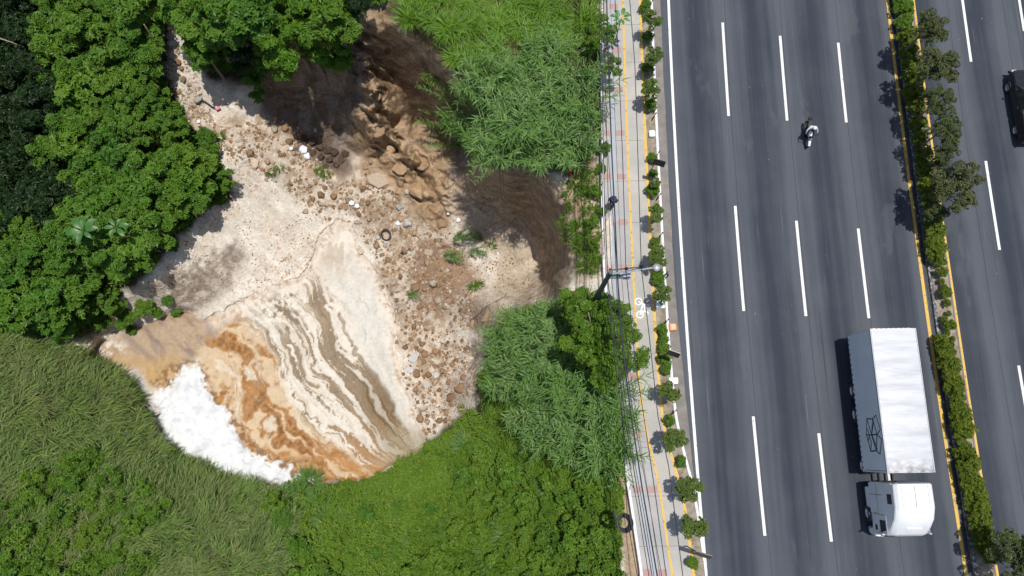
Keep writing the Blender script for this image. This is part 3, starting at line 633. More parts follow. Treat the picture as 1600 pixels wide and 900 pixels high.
def canopy_base(u, v, h):
    """where a plant of height h must be rooted for its top to be seen at survey point (u, v)"""
    b = (u, v)
    for _ in range(8):
        z0 = float(zat(b[0], b[1])); k = (H-z0-h)/(H-z0); b = (800+(u-800)*k, 703+(v-703)*k)
    z0 = float(zat(b[0], b[1])); return Vector(unproj(b[0], b[1], z0)), z0
M['bark'] = simple('bark', (.13, .10, .075), (.22, .18, .14), 9, .9, bmp=.5); M['bark_pale'] = simple('bark_pale', (.33, .28, .22), (.22, .18, .14), 9, .9, bmp=.4)
M['lf_wood'] = leafmat('leaf_woodland', (.028, .085, .010), (.10, .245, .022), (.13, .235, .020)); M['lf_shade'] = leafmat('leaf_shade', (.006, .018, .004), (.022, .055, .010), (.012, .034, .006), .2)  # near-black leaves: deep shade of the wood and hollow put into their colour
M['lf_lime'] = leafmat('leaf_lime', (.055, .14, .010), (.13, .25, .015), (.09, .20, .012)); M['lf_mid'] = leafmat('leaf_mid', (.022, .075, .009), (.15, .29, .022), (.13, .22, .018))
M['lf_hedge'] = leafmat('leaf_hedge', (.06, .10, .006), (.18, .22, .012), (.11, .16, .01), pos=.6); M['lf_street'] = leafmat('leaf_street', (.07, .12, .02), (.20, .27, .05), (.10, .16, .03))
M['lf_olive'] = leafmat('leaf_olive', (.03, .055, .018), (.11, .155, .04), (.10, .11, .04), .2); M['lf_cane'] = leafmat('leaf_cane', (.022, .075, .014), (.26, .40, .12), (.10, .22, .03))
M['lf_grass'] = leafmat('leaf_tall_grass', (.05, .12, .010), (.26, .43, .05), (.13, .26, .02)); M['lf_wind'] = leafmat('leaf_windblown', (.05, .105, .022), (.22, .35, .07), (.24, .27, .10), .3)
M['lf_straw'] = leafmat('leaf_straw', (.25, .20, .12), (.42, .36, .23), (.3, .25, .15), .2); M['lf_herb'] = leafmat('leaf_herb', (.045, .105, .010), (.22, .33, .028), (.12, .22, .014))
ordn = ['first', 'second', 'third', 'fourth', 'fifth', 'sixth', 'seventh', 'eighth', 'ninth', 'tenth', 'eleventh', 'twelfth', 'thirteenth', 'fourteenth', 'fifteenth', 'sixteenth', 'seventeenth', 'eighteenth', 'nineteenth', 'twentieth']
def ranks(pts, rowh):
    """row and place-in-row of every point, rows from the top"""
    ys = sorted(range(len(pts)), key=lambda i: pts[i][1]); rows = []; cur = []; y0 = None
    for i in ys:
        if y0 is None or pts[i][1]-y0 > rowh: cur = []; rows.append(cur); y0 = pts[i][1]
        cur.append(i)
    out = {}
    for r, row in enumerate(rows):
        row.sort(key=lambda i: pts[i][0])
        for k, i in enumerate(row): out[i] = (r, k)
    return out
def scatter(poly, step, jit=.35, edge=0, test=None):
    xs_ = [p[0] for p in poly]; ys_ = [p[1] for p in poly]; out = []; r = 0; y = max(min(ys_), -60)
    while y < min(max(ys_), 960):
        x = max(min(xs_), -60)+(step/2 if r % 2 else 0)
        while x < max(xs_):
            px, py = x+random.uniform(-jit, jit)*step, y+random.uniform(-jit, jit)*step
            if float(sdpoly(px, py, poly)) > edge and (test is None or test(px, py)): out.append((px, py))
            x += step
        y += step*.87; r += 1
    return out
def plant(names, meshes, u, v, h, sc, label, cat, group, rz=None, zs=None, base=None):
    """meshes: (crown, trunk) whose origin is the crown centre"""
    b, z0 = canopy_base(u, v, h) if base is None else base
    o = empty(names[0], b, 0); tag(o, label, cat, group); rz = random.uniform(0, 6.28) if rz is None else rz
    for nm, me in zip(names[1:], meshes):
        c = link(nm, me, o); c.location = (0, 0, h); c.rotation_euler = (0, 0, rz); c.scale = (sc, sc, zs or sc)
    return o
# ---------------------------------------------------------------- plants
def mk(n, fn): return [fn(i) for i in range(n)]
def tree_kind(cn, n, h, tr, mat, bark='bark', **k):
    out = []
    for i in range(n):
        me, bl = crown(cn, mat=mat, **k); out.append((me, trunkmesh('trunk', h, tr, bl, M[bark])))
    return out
T_wood = tree_kind('crown', 5, 4.5, .13, M['lf_wood'], Rx=2.15, Rz=2.0, nb=17, br=.66, per=34, L=.36, W=.20, spread=1.18)
T_wood += tree_kind('crown', 3, 4.5, .13, M['lf_wood'], Rx=2.15, Rz=1.9, nb=22, br=.52, per=34, L=.25, W=.12, spread=1.15)
T_dark = tree_kind('crown', 2, 5, .14, M['lf_shade'], Rx=2.3, Rz=1.6, nb=16, br=.7, per=30, L=.36, W=.16)
T_big = tree_kind('crown', 3, 6, .16, M['lf_wood'], Rx=2.35, Rz=1.9, nb=15, br=.72, per=36, L=.36, W=.26, ros=6, spread=1.15)
T_lime = tree_kind('crown', 2, 6, .16, M['lf_lime'], Rx=2.6, Rz=1.9, nb=22, br=.62, per=44, L=.27, W=.13, ros=6, spread=1.1)
T_side = tree_kind('crown', 2, 5, .13, M['lf_mid'], 'bark_pale', Rx=2.4, Rz=1.6, nb=22, br=.55, per=38, L=.27, W=.11, ros=6, spread=1.15)
B_mid = tree_kind('foliage', 4, .9, .035, M['lf_mid'], Rx=1.05, Rz=1.0, nb=12, br=.36, per=26, L=.24, W=.11, ros=5, spread=1.1)
B_wood = tree_kind('foliage', 4, 1.4, .045, M['lf_wood'], Rx=1.2, Rz=.9, nb=12, br=.45, per=40, L=.26, W=.14, ros=5)
AD = ['broad dark green', 'rounded mid green', 'bushy bright green', 'loose dark green', 'low spreading green', 'dense deep green']
# wooded slope on the left
pts = scatter(WOOD, 44, .36, 7, lambda x, y: x > -40 and y > -30); rk = ranks(pts, 30)
for i, (x, y) in enumerate(pts):
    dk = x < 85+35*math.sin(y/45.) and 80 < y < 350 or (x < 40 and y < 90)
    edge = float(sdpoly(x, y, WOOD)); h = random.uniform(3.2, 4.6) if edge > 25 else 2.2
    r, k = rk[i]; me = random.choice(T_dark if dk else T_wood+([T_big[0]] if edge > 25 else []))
    sc = (random.uniform(.62, 1.02) if edge > 25 else .58)*(1.0 if not dk else 1.1)
    lab = '%s tree, %s from the left in %s row of the wooded slope' % (('shadowy' if dk else AD[i % 6]), ordn[min(k, 19)], ordn[r])
    plant(('leafy_tree', 'crown', 'trunk'), me, x, y, h, sc, lab, 'tree', 'trees crowded on the wooded slope')
# trees over the head of the gully
for (x, y, h, sc, k, lab) in [(285,12,5,.9,T_big[1],'round leaved tree over the narrow gap of rubble at the top'),(312,74,5.2,.72,T_big[2],'small round leaved tree jutting over the shaded hollow'),(345,18,6,1.05,T_big[0],'wide round leaved tree at the top edge beside the gap'),
   (400,12,6,.95,T_wood[1],'dark leafy tree at the top edge behind the lime tree'),(478,62,6.0,1.32,T_lime[0],'bright lime green tree overhanging the dark cliff recess'),(440,25,6.5,1.1,T_lime[1],'lime green tree at the top edge, behind the overhanging lime tree'),(520,20,5.5,.85,T_wood[2],'deep green tree at the top beside the lime green crown'),
   (395,120,3,.42,T_wood[3],'slim ivy covered sapling standing in the shaded hollow'),(402,150,2.2,.34,T_wood[0],'small dark bush at the foot of the ivy covered sapling'),(555,-4,3,.5,T_dark[0],'dark tree at the top edge beside the cliff ridge'),(372,52,5,.8,T_dark[1],'shaded dark tree behind the ivy covered sapling'),(330,60,3,.8,T_dark[0],'dark tree sunk in the shaded hollow'),(385,85,2.5,.6,T_dark[0],'dark low tree at the back of the hollow'),(310,28,6,.85,T_big[0],'round leaved tree between the gap and wide top tree'),(375,10,6.5,1.,T_big[1],'round leaved tree at the very top beside the wide one'),(412,50,5.5,.8,T_wood[6],'fine leaved tree left of the lime green crown'),(345,45,6,.8,T_big[2],'round leaved tree directly above the hollow'),(415,95,4,.5,T_wood[5],'small fine leaved tree below the lime crown')]:
    plant(('leafy_tree', 'crown', 'trunk'), k, x, y, h, sc, lab, 'tree', 'trees over the head of the gully')
# edge bushes of the wood
ev = [(320,215,'bushy green shrub at the sand edge below the rubble gap'),(346,312,'small leafy shrub out on the sand at the tip of the wood'),(330,240,'green shrub at the sand edge under the wood'),(272,385,'small shrub alone beside the wood edge on the sand'),(262,470,'spiky grey green seedling on the brown bank'),(225,480,'low green shrub on the brown bank'),(196,500,'green shrub at the top of the brown bank'),(180,480,'leafy shrub below the wood on the bank'),(245,488,'small bush next to the spiky seedling'),(275,488,'low bush at the tip of the brown bank'),(160,505,'dark bush above the foamy corner'),(205,515,'small bush at the upper shore of the pool')]
for i, (x, y, lab) in enumerate(ev):
    s_ = .42 if i in (1, 3, 4, 8, 9, 11) else .75
    plant(('shrub', 'foliage', 'stem'), B_wood[i % 4], x, y, .8*s_+.2, s_, lab, 'shrub', 'shrubs along the edge of the sand')
# big leaved plants
def bigleaf(u, v, n, L, h, label, mat):
    b, z0 = canopy_base(u, v, h); o = tag(empty('broad_leaved_plant', b), label, 'plant', 'plants with very large leaves')
    m = MB(); m.tube([(0, 0, -.4), (0, 0, h*.6), (.03, 0, h)], [.05, .04, .02], 6); m.build('stem', M['bark_pale'], o)
    for k in range(n):
        a = 2*math.pi*k/n+random.uniform(-.3, .3); Lk = L*random.uniform(.7, 1.1); V = []; F = []; c = Vector((math.cos(a), math.sin(a), 0)); s_ = Vector((-c.y, c.x, 0)); W = Lk*.24
        st = [(0, .1), (.25, .75), (.5, 1), (.75, .8), (.93, .4), (1, .05)]
        for t, w in st:
            q = c*(.15+Lk*t)+Vector((0, 0, h+.25*Lk*math.sin(t*2.2)-.2*Lk*t*t)); V += [q-s_*W*w+Vector((0, 0, .05)), q, q+s_*W*w+Vector((0, 0, .05))]
        for i in range(5): F += [(3*i, 3*i+1, 3*i+4, 3*i+3), (3*i+1, 3*i+2, 3*i+5, 3*i+4)]
        me = bpy.data.meshes.new('leaf'); me.from_pydata(V, [], F); link('leaf', me, o, mat)
        for p in me.polygons: p.use_smooth = True
M['bigleaf'] = simple('big_leaf', (.05, .15, .025), (.035, .10, .015), 2, .45); M['bigleaf2'] = simple('mid_big_leaf', (.07, .2, .02), (.04, .12, .012), 2, .45)
for a in [(125,358,8,1.05,6.9,'giant pale green leaves spreading in the middle of the wood',M['bigleaf']),(177,352,6,.8,6.9,'smaller rosette of giant leaves right of the bigger one in the wood',M['bigleaf']),(972,22,9,.55,3.2,'glossy long leaved plant reaching over the footway at the top',M['bigleaf2']),(955,40,7,.5,3.0,'glossy leaved plant beside the footway, below the topmost one',M['bigleaf2']),(925,220,8,.45,1.0,'broad leaved plant between canes and footway',M['bigleaf2']),(946,752,8,.45,1.2,'broad leaved plant at lower end of the cane thicket',M['bigleaf2'])]:
    bigleaf(*a)
# ---- understory (nobody could count it)
def stuffmesh(name, parts, mats, label, cat):
    V, Qd, lv = merge(parts); me = npmesh(name, V, Qd, lv=lv); return tag(link(name, me, None, mats), label, cat, kind='stuff')
def inside(poly, n, edge=-2, lim=(-40, 1010, -40, 940)):
    xs_ = [p[0] for p in poly]; ys_ = [p[1] for p in poly]
    u = rng.uniform(max(min(xs_), lim[0]), min(max(xs_), lim[1]), n); v = rng.uniform(max(min(ys_), lim[2]), min(max(ys_), lim[3]), n)
    w = 22*(fbm(u/16., v/16., 201, 3)-.5); k = sdpoly(u+w, v+w, poly) > edge; return u[k], v[k]
def leafcloud(poly, n, hmax, L, W, seed, edge=-2, patch=14., cut=0):
    u, v = inside(poly, n, edge); z0 = zat(u, v); P_ = unproj(u, v, z0)
    hh = hmax*np.clip(fbm(u/patch, v/patch, seed, 4)*2.2-.6, .08, 1)
    if cut: k = fbm(u/patch, v/patch, seed, 4) > cut; P_ = P_[k]; hh = hh[k]
    n = len(P_); P_ = P_+np.stack([0*hh, 0*hh, hh*rng.uniform(.5, 1, n)], 1)
    P3 = np.repeat(P_, 4, 0); m = len(P3); az = rng.uniform(0, 6.28, m)
    D = np.stack([np.cos(az), np.sin(az), rng.uniform(-.1, .6, m)], 1); N = nrm(np.array([0, 0, 1])+rng.normal(0, .55, (m, 3)))
    lv = np.clip(np.repeat(rng.random(n), 4)*.6+.4*rng.random(m), 0, 1)
    return leaves(P3, D, N, L*rng.uniform(.6, 1.25, m), W*rng.uniform(.7, 1.2, m), lv)
stuffmesh('undergrowth', [leafcloud(WOOD, 26000, 2.2, .34, .17, 301, 2), leafcloud([(262,-60),(604,-60),(598,2),(565,12),(545,30),(420,30),(300,22),(262,-5)], 9000, 1.6, .3, .15, 303, 0), leafcloud([(292,20),(420,20),(440,90),(400,120),(350,115),(318,108),(300,70)], 2500, .8, .3, .15, 304, 0)], M['lf_wood'], 'tangled green undergrowth beneath the trees of the wooded slope', 'undergrowth')
# wind-laid grass
def grassfield(poly, n, L0, W0, az0, azs, seed, edge=-3, t0=.5, t1=1.75, frac=0., cut=0):
    u, v = inside(poly, n, edge)
    if cut: k = fbm(u/18., v/18., seed+5, 4) > cut; u = u[k]; v = v[k]
    P_ = unproj(u, v, zat(u, v)); m = len(u)
    flow = fbm(u/75., v/75., seed, 3)*5.2+fbm(u/16., v/16., seed+1, 2)*3.4-.9; az = az0+azs*(flow-3.4)+rng.normal(0, .6, m)
    cl = fbm(u/12., v/12., seed+3, 3); L = L0*rng.uniform(.6, 1.25, m)*(.7+.6*cl); lv = np.clip(cl*.9+rng.normal(0, .25, m), 0, 1)
    P_[:, 2] += .5*cl+rng.uniform(0, .35, m)
    return blades(P_, az, L, W0*rng.uniform(.6, 1.2, m), rng.uniform(t0-.25, t0+.25, m), rng.uniform(t1-.3, t1+.25, m), lv, 3, rng.uniform(-.35, .35, m))
herb = [leafcloud(HERB, 30000, .8, .19, .11, 311, 0, 10.), leafcloud(HERB, 12000, 1.3, .24, .12, 312, 0, 7., .52), leafcloud(HERB, 16000, .4, .18, .10, 313, 0, 14.), leafcloud([(500,770),(600,745),(680,720),(690,790),(640,860),(620,940),(540,940),(490,860)], 15000, .9, .15, .09, 314, 0, 7.), grassfield([(660,700),(760,720),(960,750),(960,920),(700,920),(640,850)], 9000, .9, .05, .6, 1.5, 461, 0, .2, 1.5)]
stuffmesh('ground_cover', herb, M['lf_herb'], 'bright lime green ground cover spreading below the pool', 'ground cover')
stuffmesh('windblown_grass', [grassfield(LAWN, 60000, 1.2, .065, .6, .95, 401)], M['lf_wind'], 'long windblown grass covering the lower left bank', 'grass')
stuffmesh('dry_grass', [grassfield(LAWN, 11000, .95, .05, .6, .95, 401, cut=.5)], M['lf_straw'], 'dry straw coloured grass laid among the green on the lower left bank', 'grass')
stuffmesh('shelf_grass', [grassfield(SHELF, 5000, .7, .05, 1., 1.6, 431, 2, .2, 1.5)], M['lf_grass'], 'bright green grass between the tussocks on the upper shelf', 'grass')
stuffmesh('bank_grass', [grassfield(BANK, 13000, .9, .05, 1., 1.6, 441, 2, .2, 1.5), leafcloud(BANK, 9000, 1.0, .2, .1, 442, 0, 14.)], M['lf_mid'], 'mixed green growth under the canes beside the footway', 'undergrowth')
stuffmesh('rim_weeds', [grassfield(RIMG, 2600, .5, .035, 1., 1.8, 451, 0, .2, 1.4, cut=.5), leafcloud(RIMG, 1500, .3, .14, .07, 452, 2, 9., .5)], M['lf_mid'], 'sparse weeds on the dry earth rim beside the footway', 'weeds')
# ---- tussocks of bright grass
def tussock(n, L, W, mat, spread=.5, t1=1.9):
    r = spread*np.sqrt(rng.random(n)); a = rng.uniform(0, 6.28, n); P_ = np.stack([r*np.cos(a), r*np.sin(a), 0*r-.05], 1); az = a+rng.normal(0, .5, n)
    lv = np.clip(rng.random()*.4+rng.random(n)*.6, 0, 1); Ls = L*rng.uniform(.55, 1.15, n)
    V, Qd, lv = blades(P_, az, Ls, W*rng.uniform(.6, 1.2, n), rng.uniform(.05, .5, n), rng.uniform(t1-.5, t1+.25, n), lv, 3, rng.uniform(-.3, .3, n))
    me = npmesh('blades', V, Qd, lv=lv); me.materials.append(mat); return me
G_tall = mk(5, lambda i: tussock(210, 1.6, .05, M['lf_grass'], .2, 1.7)); G_herb = mk(3, lambda i: tussock(240, 1.3, .05, M['lf_cane'])); G_wind = mk(3, lambda i: tussock(240, 1.2, .05, M['lf_wind']))
G_weed = mk(3, lambda i: tussock(90, .55, .03, M['lf_mid'], .2, 1.6))
def tuft(me, u, v, sc, label, cat, group, name='grass_tussock'):
    o = link(name, me); o.location = unproj(u, v, float(zat(u, v))); o.rotation_euler = (0, 0, random.uniform(0, 6.28)); o.scale = (sc, sc, sc*random.uniform(.8, 1.1)); return tag(o, label, cat, group)
pts = scatter(SHELF, 33, .35, 5, lambda x, y: y > -20 and x > 600 and not (x > 715 and y > 85 and (x-720)*1.0+(y-85) > 40)); rk = ranks(pts, 18)
for i, (x, y) in enumerate(pts):
    r, k = rk[i]; tuft(random.choice(G_tall), x, y, random.uniform(.8, 1.15), '%s tussock of bright grass, %s from the left in %s row above the cliff' % (['arching', 'spiky', 'loose', 'dense', 'shaggy'][i % 5], ordn[min(k, 19)], ordn[min(r, 19)]), 'grass', 'bright grass tussocks above the cliff')
for i, (x, y, lab) in enumerate([(470,775,'grey green tall grass clump hanging over the lower pool shore'),(500,790,'tall grass clump with pale plume below the pool'),(445,780,'tall grass clump left of the plumed one'),(485,755,'tall grass clump nearest the orange scum'),(515,815,'tall grass clump leaning right below the pool'),(795,830,'silver green grass clump near the bottom right of the herbs'),(815,800,'silver green grass clump above the bottom one'),(770,860,'low silver grass clump at the bottom of the herbs'),(730,700,'blue green grass clump below the rubble'),(705,830,'grass clump in the middle of the lime herbs'),(860,760,'grass clump under the lower canes'),(640,860,'grass clump at the bottom among lime herbs')]):
    tuft(G_herb[i % 3], x, y, random.uniform(.9, 1.2) if i < 9 else .8, lab, 'grass', 'grey green grass clumps on the lower bank')
for i, (x, y, lab) in enumerate([(70,700,'large arching tussock in the windblown grass at the left'),(110,690,'arching tussock right of the large one in the windblown grass'),(150,620,'tussock high in the windblown grass'),(290,770,'tussock near the foam in the windblown grass'),(245,830,'bleached tussock at the bottom of the windblown grass'),(370,800,'tussock beside the lime herbs in the windblown grass'),(30,620,'tussock at the far left of the windblown grass')]):
    tuft(G_wind[i % 3], x, y, 1.1, lab, 'grass', 'arching tussocks in the windblown grass')
wd = [(886,372,'round green weed clump'),(905,360,'green weed clump'),(905,385,'large green weed clump'),(918,370,'weed clump by the wall'),(908,418,'leafy weed clump near the pole'),(880,350,'small weed clump'),(925,400,'weed clump under the railing'),(915,300,'weed clump below the red helmet'),(900,285,'small dry weed clump'),(926,330,'dark weed clump'),(510,272,'bright green grass clump on the rubble fan'),(438,262,'dry brown green weed clump on the rubble fan'),(425,270,'small dry weed beside the brown one'),(745,372,'grass tuft in the shaded bowl floor'),(768,385,'green grass tuft at the edge of bowl floor shade'),(740,450,'green tuft on the brown knoll'),(748,446,'second tuft on the brown knoll'),(345,215,'brown shrubby weed at the edge of the rubble'),(675,120,'dark green fern growing out of the cliff wall'),(668,128,'small dark fern on the cliff wall'),(725,640,'bright leafy weed at the edge of the lower rubble'),(258,665,'small green weed on the white foam shore'),(500,268,'small green clump on the rubble fan')]
for i, (x, y, lab) in enumerate(wd):
    sc = 1.9 if i in (1, 2, 18) else 1.2
    tuft(G_weed[i % 3], x, y, sc, lab+(', on the dry rim' if i < 10 and 'rim' not in lab else ''), 'weed', 'weeds on bare ground', 'weed_clump')
# ---- bushes in the herbs and in the lower left corner
HB = [(-30,790),(60,740),(150,720),(230,760),(245,820),(215,900),(200,960),(-30,960)]
pts = scatter(HB, 44, .3, -5); rk = ranks(pts, 26)
for i, (x, y) in enumerate(pts):
    r, k = rk[i]; plant(('shrub', 'foliage', 'stem'), B_mid[i % 4], x, y, 1.15, random.uniform(.85, 1.2), '%s shrub in the lower left corner, %s from the left in %s row' % (['leafy', 'dense', 'rounded'][i % 3], ordn[k], ordn[r]), 'shrub', 'leafy shrubs in the lower left corner')
HC = [(395,770),(440,830),(470,900),(470,960),(960,960),(960,820),(955,760),(900,750),(820,740),(760,700),(735,660),(700,700),(720,760),(680,850),(600,930),(540,930),(480,850),(450,780)]
pts = scatter(HC, 36, .35, 0); rk = ranks(pts, 24)
for i, (x, y) in enumerate(pts):
    r, k = rk[i]; me = B_mid[i % 4] if x > 600 or random.random() < .7 else B_wood[i % 4]
    plant(('shrub', 'foliage', 'stem'), me, x, y, random.uniform(.8, 1.5), random.uniform(.6, 1.25), '%s bush on the lower bank, %s from the left in %s row' % (['yellow green', 'mid green', 'tangled green', 'fresh green'][i % 4], ordn[min(k, 19)], ordn[min(r, 19)]), 'shrub', 'bushes on the lower bank')
LMP = [(500,775),(600,750),(670,720),(690,790),(650,870),(630,940),(540,940),(490,860)]
pts = scatter(LMP, 46, .4, 0); rk = ranks(pts, 30)
for i, (x, y) in enumerate(pts):
    r, k = rk[i]; plant(('shrub', 'foliage', 'stem'), (B_mid+B_wood)[i % 8], x, y, random.uniform(.5, .8), random.uniform(.35, .7), 'small %s bush in the lime ground cover, %s from the left in %s row' % (['green', 'dark', 'leafy'][i % 3], ordn[k], ordn[r]), 'shrub', 'small bushes in the lime ground cover')
# ---- tree leaning over the footway
for (x, y, h, sc, k, lab) in [(930,515,4.5,1.0,0,'spreading green tree reaching over the footway and cycle path'),(975,545,4.6,.72,1,'leafy outer tree above the yellow cycle path line'),(905,475,4,.6,1,'green tree at the foot of the lamp pole'),(965,500,4.2,.55,0,'small leafy tree just below the street lamp pole'),(945,580,4,.55,1,'leafy tree between canes and footway cables'),(958,100,2.5,.35,1,'shrubby tree in the shade beside the top of the footway'),(940,45,3,.5,0,'leafy tree at the top left of the footway')]:
    plant(('leafy_tree', 'crown', 'trunk'), T_side[k], x, y, h, sc, lab, 'tree', 'trees beside the footway')
SG = [(945,232,.42,'small shrub over the wall near the top'),(940,262,.35,'tiny shrub by the wall edge'),(942,330,.3,'tiny shrub by the wall under the pedestrian'),(935,180,.5,'shaded shrub beside the wall'),(925,345,.45,'dark shrub behind the wall'),(925,380,.4,'shrub behind the wall near the weeds'),(930,300,.45,'shrub behind the wall level with the pedestrian'),(950,850,.4,'small bush on the bare strip near the cable coil'),(955,790,.3,'weedy bush beside the cable coil'),(905,235,.5,'bush above the red helmet')]
for i, (x, y, s_, lab) in enumerate(SG): plant(('shrub', 'foliage', 'stem'), B_mid[i % 4], x, y, .7, s_, lab, 'shrub', 'shrubs by the footway wall')
# ---- giant canes
def caneclump(ns, Hc, lean, Ll, bias=(0, 0)):
    parts = []; st = MB()
    for i in range(ns):
        a = random.uniform(0, 6.28); r = .5*math.sqrt(random.random()); b = np.array([r*math.cos(a), r*math.sin(a), 0]); az = a+random.uniform(-.6, .6)
        d = np.array([math.cos(az), math.sin(az)])*random.uniform(.1, lean)+np.array(bias); hh = Hc*random.uniform(.7, 1.1); n = 15
        t = np.linspace(.22, 1, n); P_ = np.stack([b[0]+d[0]*hh*t**1.8, b[1]+d[1]*hh*t**1.8, hh*t*(1-.12*t)], 1)
        st.tube([tuple(b-np.array([0, 0, .3]))]+[tuple(P_[k]) for k in (3, 8, 14)], [.018, .015, .010, .004], 4, cap=False)
        for rep in range(2):
            la = az+np.where((np.arange(n)+rep) % 2 == 0, 1., -1.)*rng.uniform(.3, 1.3, n)+rng.normal(0, .4, n)
            parts.append(blades(P_+rng.normal(0, .02, (n, 3)), la, Ll*rng.uniform(.7, 1.2, n)*(1-.3*t), .055*rng.uniform(.7, 1.2, n), rng.uniform(.5, 1.0, n), rng.uniform(1.6, 2.5, n), np.clip(.3*random.random()+.7*rng.random(n), 0, 1), 3, rng.uniform(-.3, .3, n)))
    V, Qd, lv = merge(parts); me = npmesh('leaves', V, Qd, lv=lv); me.materials.append(M['lf_cane'])
    sm = bpy.data.meshes.new('stalks'); sm.from_pydata(st.v, [], st.f); sm.materials.append(M['lf_straw']); return me, sm
C_up = mk(4, lambda i: caneclump(17, 3.6, .55, 1.0)); C_lean = mk(2, lambda i: caneclump(9, 3.6, .2, .55, (-.75, .05))); C_low = mk(2, lambda i: caneclump(9, 2.6, .25, .5, (.55, -.25)))
def cane(me, u, v, h, sc, label, group, rz=None):
    b, z0 = canopy_base(u, v, h); o = tag(empty('giant_cane', b), label, 'cane', group); rz = random.uniform(0, 6.28) if rz is None else rz
    for nm, m_ in zip(('leaves', 'stalks'), me):
        c = link(nm, m_, o); c.rotation_euler = (0, 0, rz); c.scale = (sc,)*3
    return o
UP = [(725,130),(760,85),(800,70),(860,75),(915,110),(925,190),(915,235),(880,245),(830,235),(790,245),(755,225),(715,205),(705,170)]
pts = scatter(UP, 35, .3, -2); rk = ranks(pts, 20)
for i, (x, y) in enumerate(pts):
    r, k = rk[i]; cane(C_up[i % 4], x, y, 3., random.uniform(.85, 1.15), '%s clump of canes over the cliff, %s from the left in %s row' % (['grey green', 'tousled', 'feathery'][i % 3], ordn[k], ordn[r]), 'giant canes above the cliff')
for (x, y, k, rz, lab) in [(690,192,0,.1,'canes leaning far out to the left over the gully'),(700,160,1,-.2,'thin canes leaning out below the cliff rim'),(705,218,0,.3,'lowest canes leaning out over the brown spur'),(770,235,1,.9,'canes drooping from the rim into the bowl')]:
    cane(C_lean[k], x+25, y, 1.6, .95, lab, 'canes leaning out over the gully', rz)
LOW = [(775,520),(800,500),(850,490),(880,510),(900,560),(910,610),(950,615),(972,660),(965,710),(930,725),(870,705),(820,680),(780,620),(762,570)]
pts = scatter(LOW, 36, .3, -4); rk = ranks(pts, 20)
for i, (x, y) in enumerate(pts):
    r, k = rk[i]; cane(C_up[i % 4], x, y, 2.8, random.uniform(.8, 1.1), '%s clump of canes beside the footway trees, %s from the left in %s row' % (['grey green', 'tousled', 'feathery'][i % 3], ordn[k], ordn[r]), 'giant canes below the bowl')
for (x, y, k, sc, rz, lab) in [(715,375,0,.75,.4,'fallen green canes lying on the bowl floor'),(700,400,1,.7,.2,'fallen canes left of the bowl floor'),(740,395,0,.6,.1,'fallen canes at the foot of the shaded wall'),(640,460,1,.45,.2,'fallen cane stalks lying across the rubble')]:
    cane(C_low[k], x, y, .3, sc, lab, 'fallen canes in the gully', rz)
# ---- street and median trees, hedge shrubs
T_str = tree_kind('crown', 3, 2.2, .045, M['lf_street'], Rx=.78, Rz=.6, nb=13, br=.26, per=30, L=.15, W=.075, ros=5)
T_med = tree_kind('crown', 4, 3.6, .08, M['lf_olive'], Rx=1.3, Rz=1.0, nb=22, br=.36, per=42, L=.14, W=.07, ros=5, spread=1.1)
H_ = tree_kind('foliage', 4, .5, .03, M['lf_hedge'], Rx=.62, Rz=.5, nb=12, br=.28, per=46, L=.11, W=.07, ros=5)
H_g = tree_kind('foliage', 3, .5, .03, M['lf_mid'], Rx=.6, Rz=.45, nb=11, br=.26, per=44, L=.12, W=.07, ros=5)
def flatbase(u, v, h, zg=.1):
    k = (H-zg-h)/(H-zg); b = (800+(u-800)*k, 703+(v-703)*k); return Vector(unproj(b[0], b[1], zg)), zg
def ontall(u, v, h): return flatbase(u, v, h)
ST = [(1018,30,2.2,1.0,'topmost street tree in the kerb bed'),(1021,84,2.1,.9,'second street tree from the top of kerb bed'),(1018,137,2.1,.9,'third street tree from the top of kerb bed'),(1028,333,2.0,.85,'street tree level with the pedestrian'),(1029,400,2.1,.9,'street tree just above the lamp head'),(1036,460,1.9,.8,'round street tree beside the painted bicycle'),(1048,610,2.3,.95,'street tree above the red paving squares'),(1054,688,2.4,1.0,'dark street tree where the cycle path bends'),(1077,765,2.4,1.05,'street tree over the white kerb below the bend'),(1083,820,2.4,1.1,'lowest street tree overhanging the white road line'),(1024,285,1.2,.5,'small street tree below the dark sign')]
for i, (x, y, h, s_, lab) in enumerate(ST): plant(('street_tree', 'crown', 'trunk'), T_str[i % 3], x, y, h, s_, lab, 'tree', 'street trees in the kerb bed', base=ontall(x, y, h))
SB = [(1013,55),(1010,8),(1013,105),(1018,163),(1019,246),(1021,270),(1024,378),(1026,392),(1028,424),(1029,436),(1034,515),(1037,530),(1038,545),(1040,560),(1041,576),(1046,657),(1066,722),(1083,880),(1020,296)]
rkS = sorted(range(len(SB)), key=lambda i: SB[i][1])
for n_, i in enumerate(rkS):
    x, y = SB[i]; plant(('shrub', 'foliage', 'stem'), H_g[i % 3], x, y, .55, random.uniform(.5, .8), 'low green shrub in the kerb bed, %s from the top' % ordn[n_], 'shrub', 'shrubs in the kerb bed', base=ontall(x, y, .55))
MT = [(1458,36,3.7,1.0,'topmost olive green tree of the median'),(1470,98,3.8,1.08,'second median tree from the top, dark crown'),(1474,152,3.5,.85,'third median tree from the top, brownish crown'),(1481,196,3.5,.85,'fourth median tree from the top, brownish crown'),(1484,232,3.3,.65,'fifth median tree from the top, thin crown'),(1470,255,2,.45,'small green tree at the foot of the thin median trees'),(1499,292,3.8,1.3,'big round median tree left of the open lane line'),(1465,330,2,.6,'dark lower tree under the big round median tree'),(1590,876,3.1,1.3,'dark round tree of the median in the bottom corner')]
for i, (x, y, h, s_, lab) in enumerate(MT): plant(('median_tree', 'crown', 'trunk'), T_med[i % 4], x, y, h, s_, lab, 'tree', 'trees in the road median', base=ontall(x, y, h))
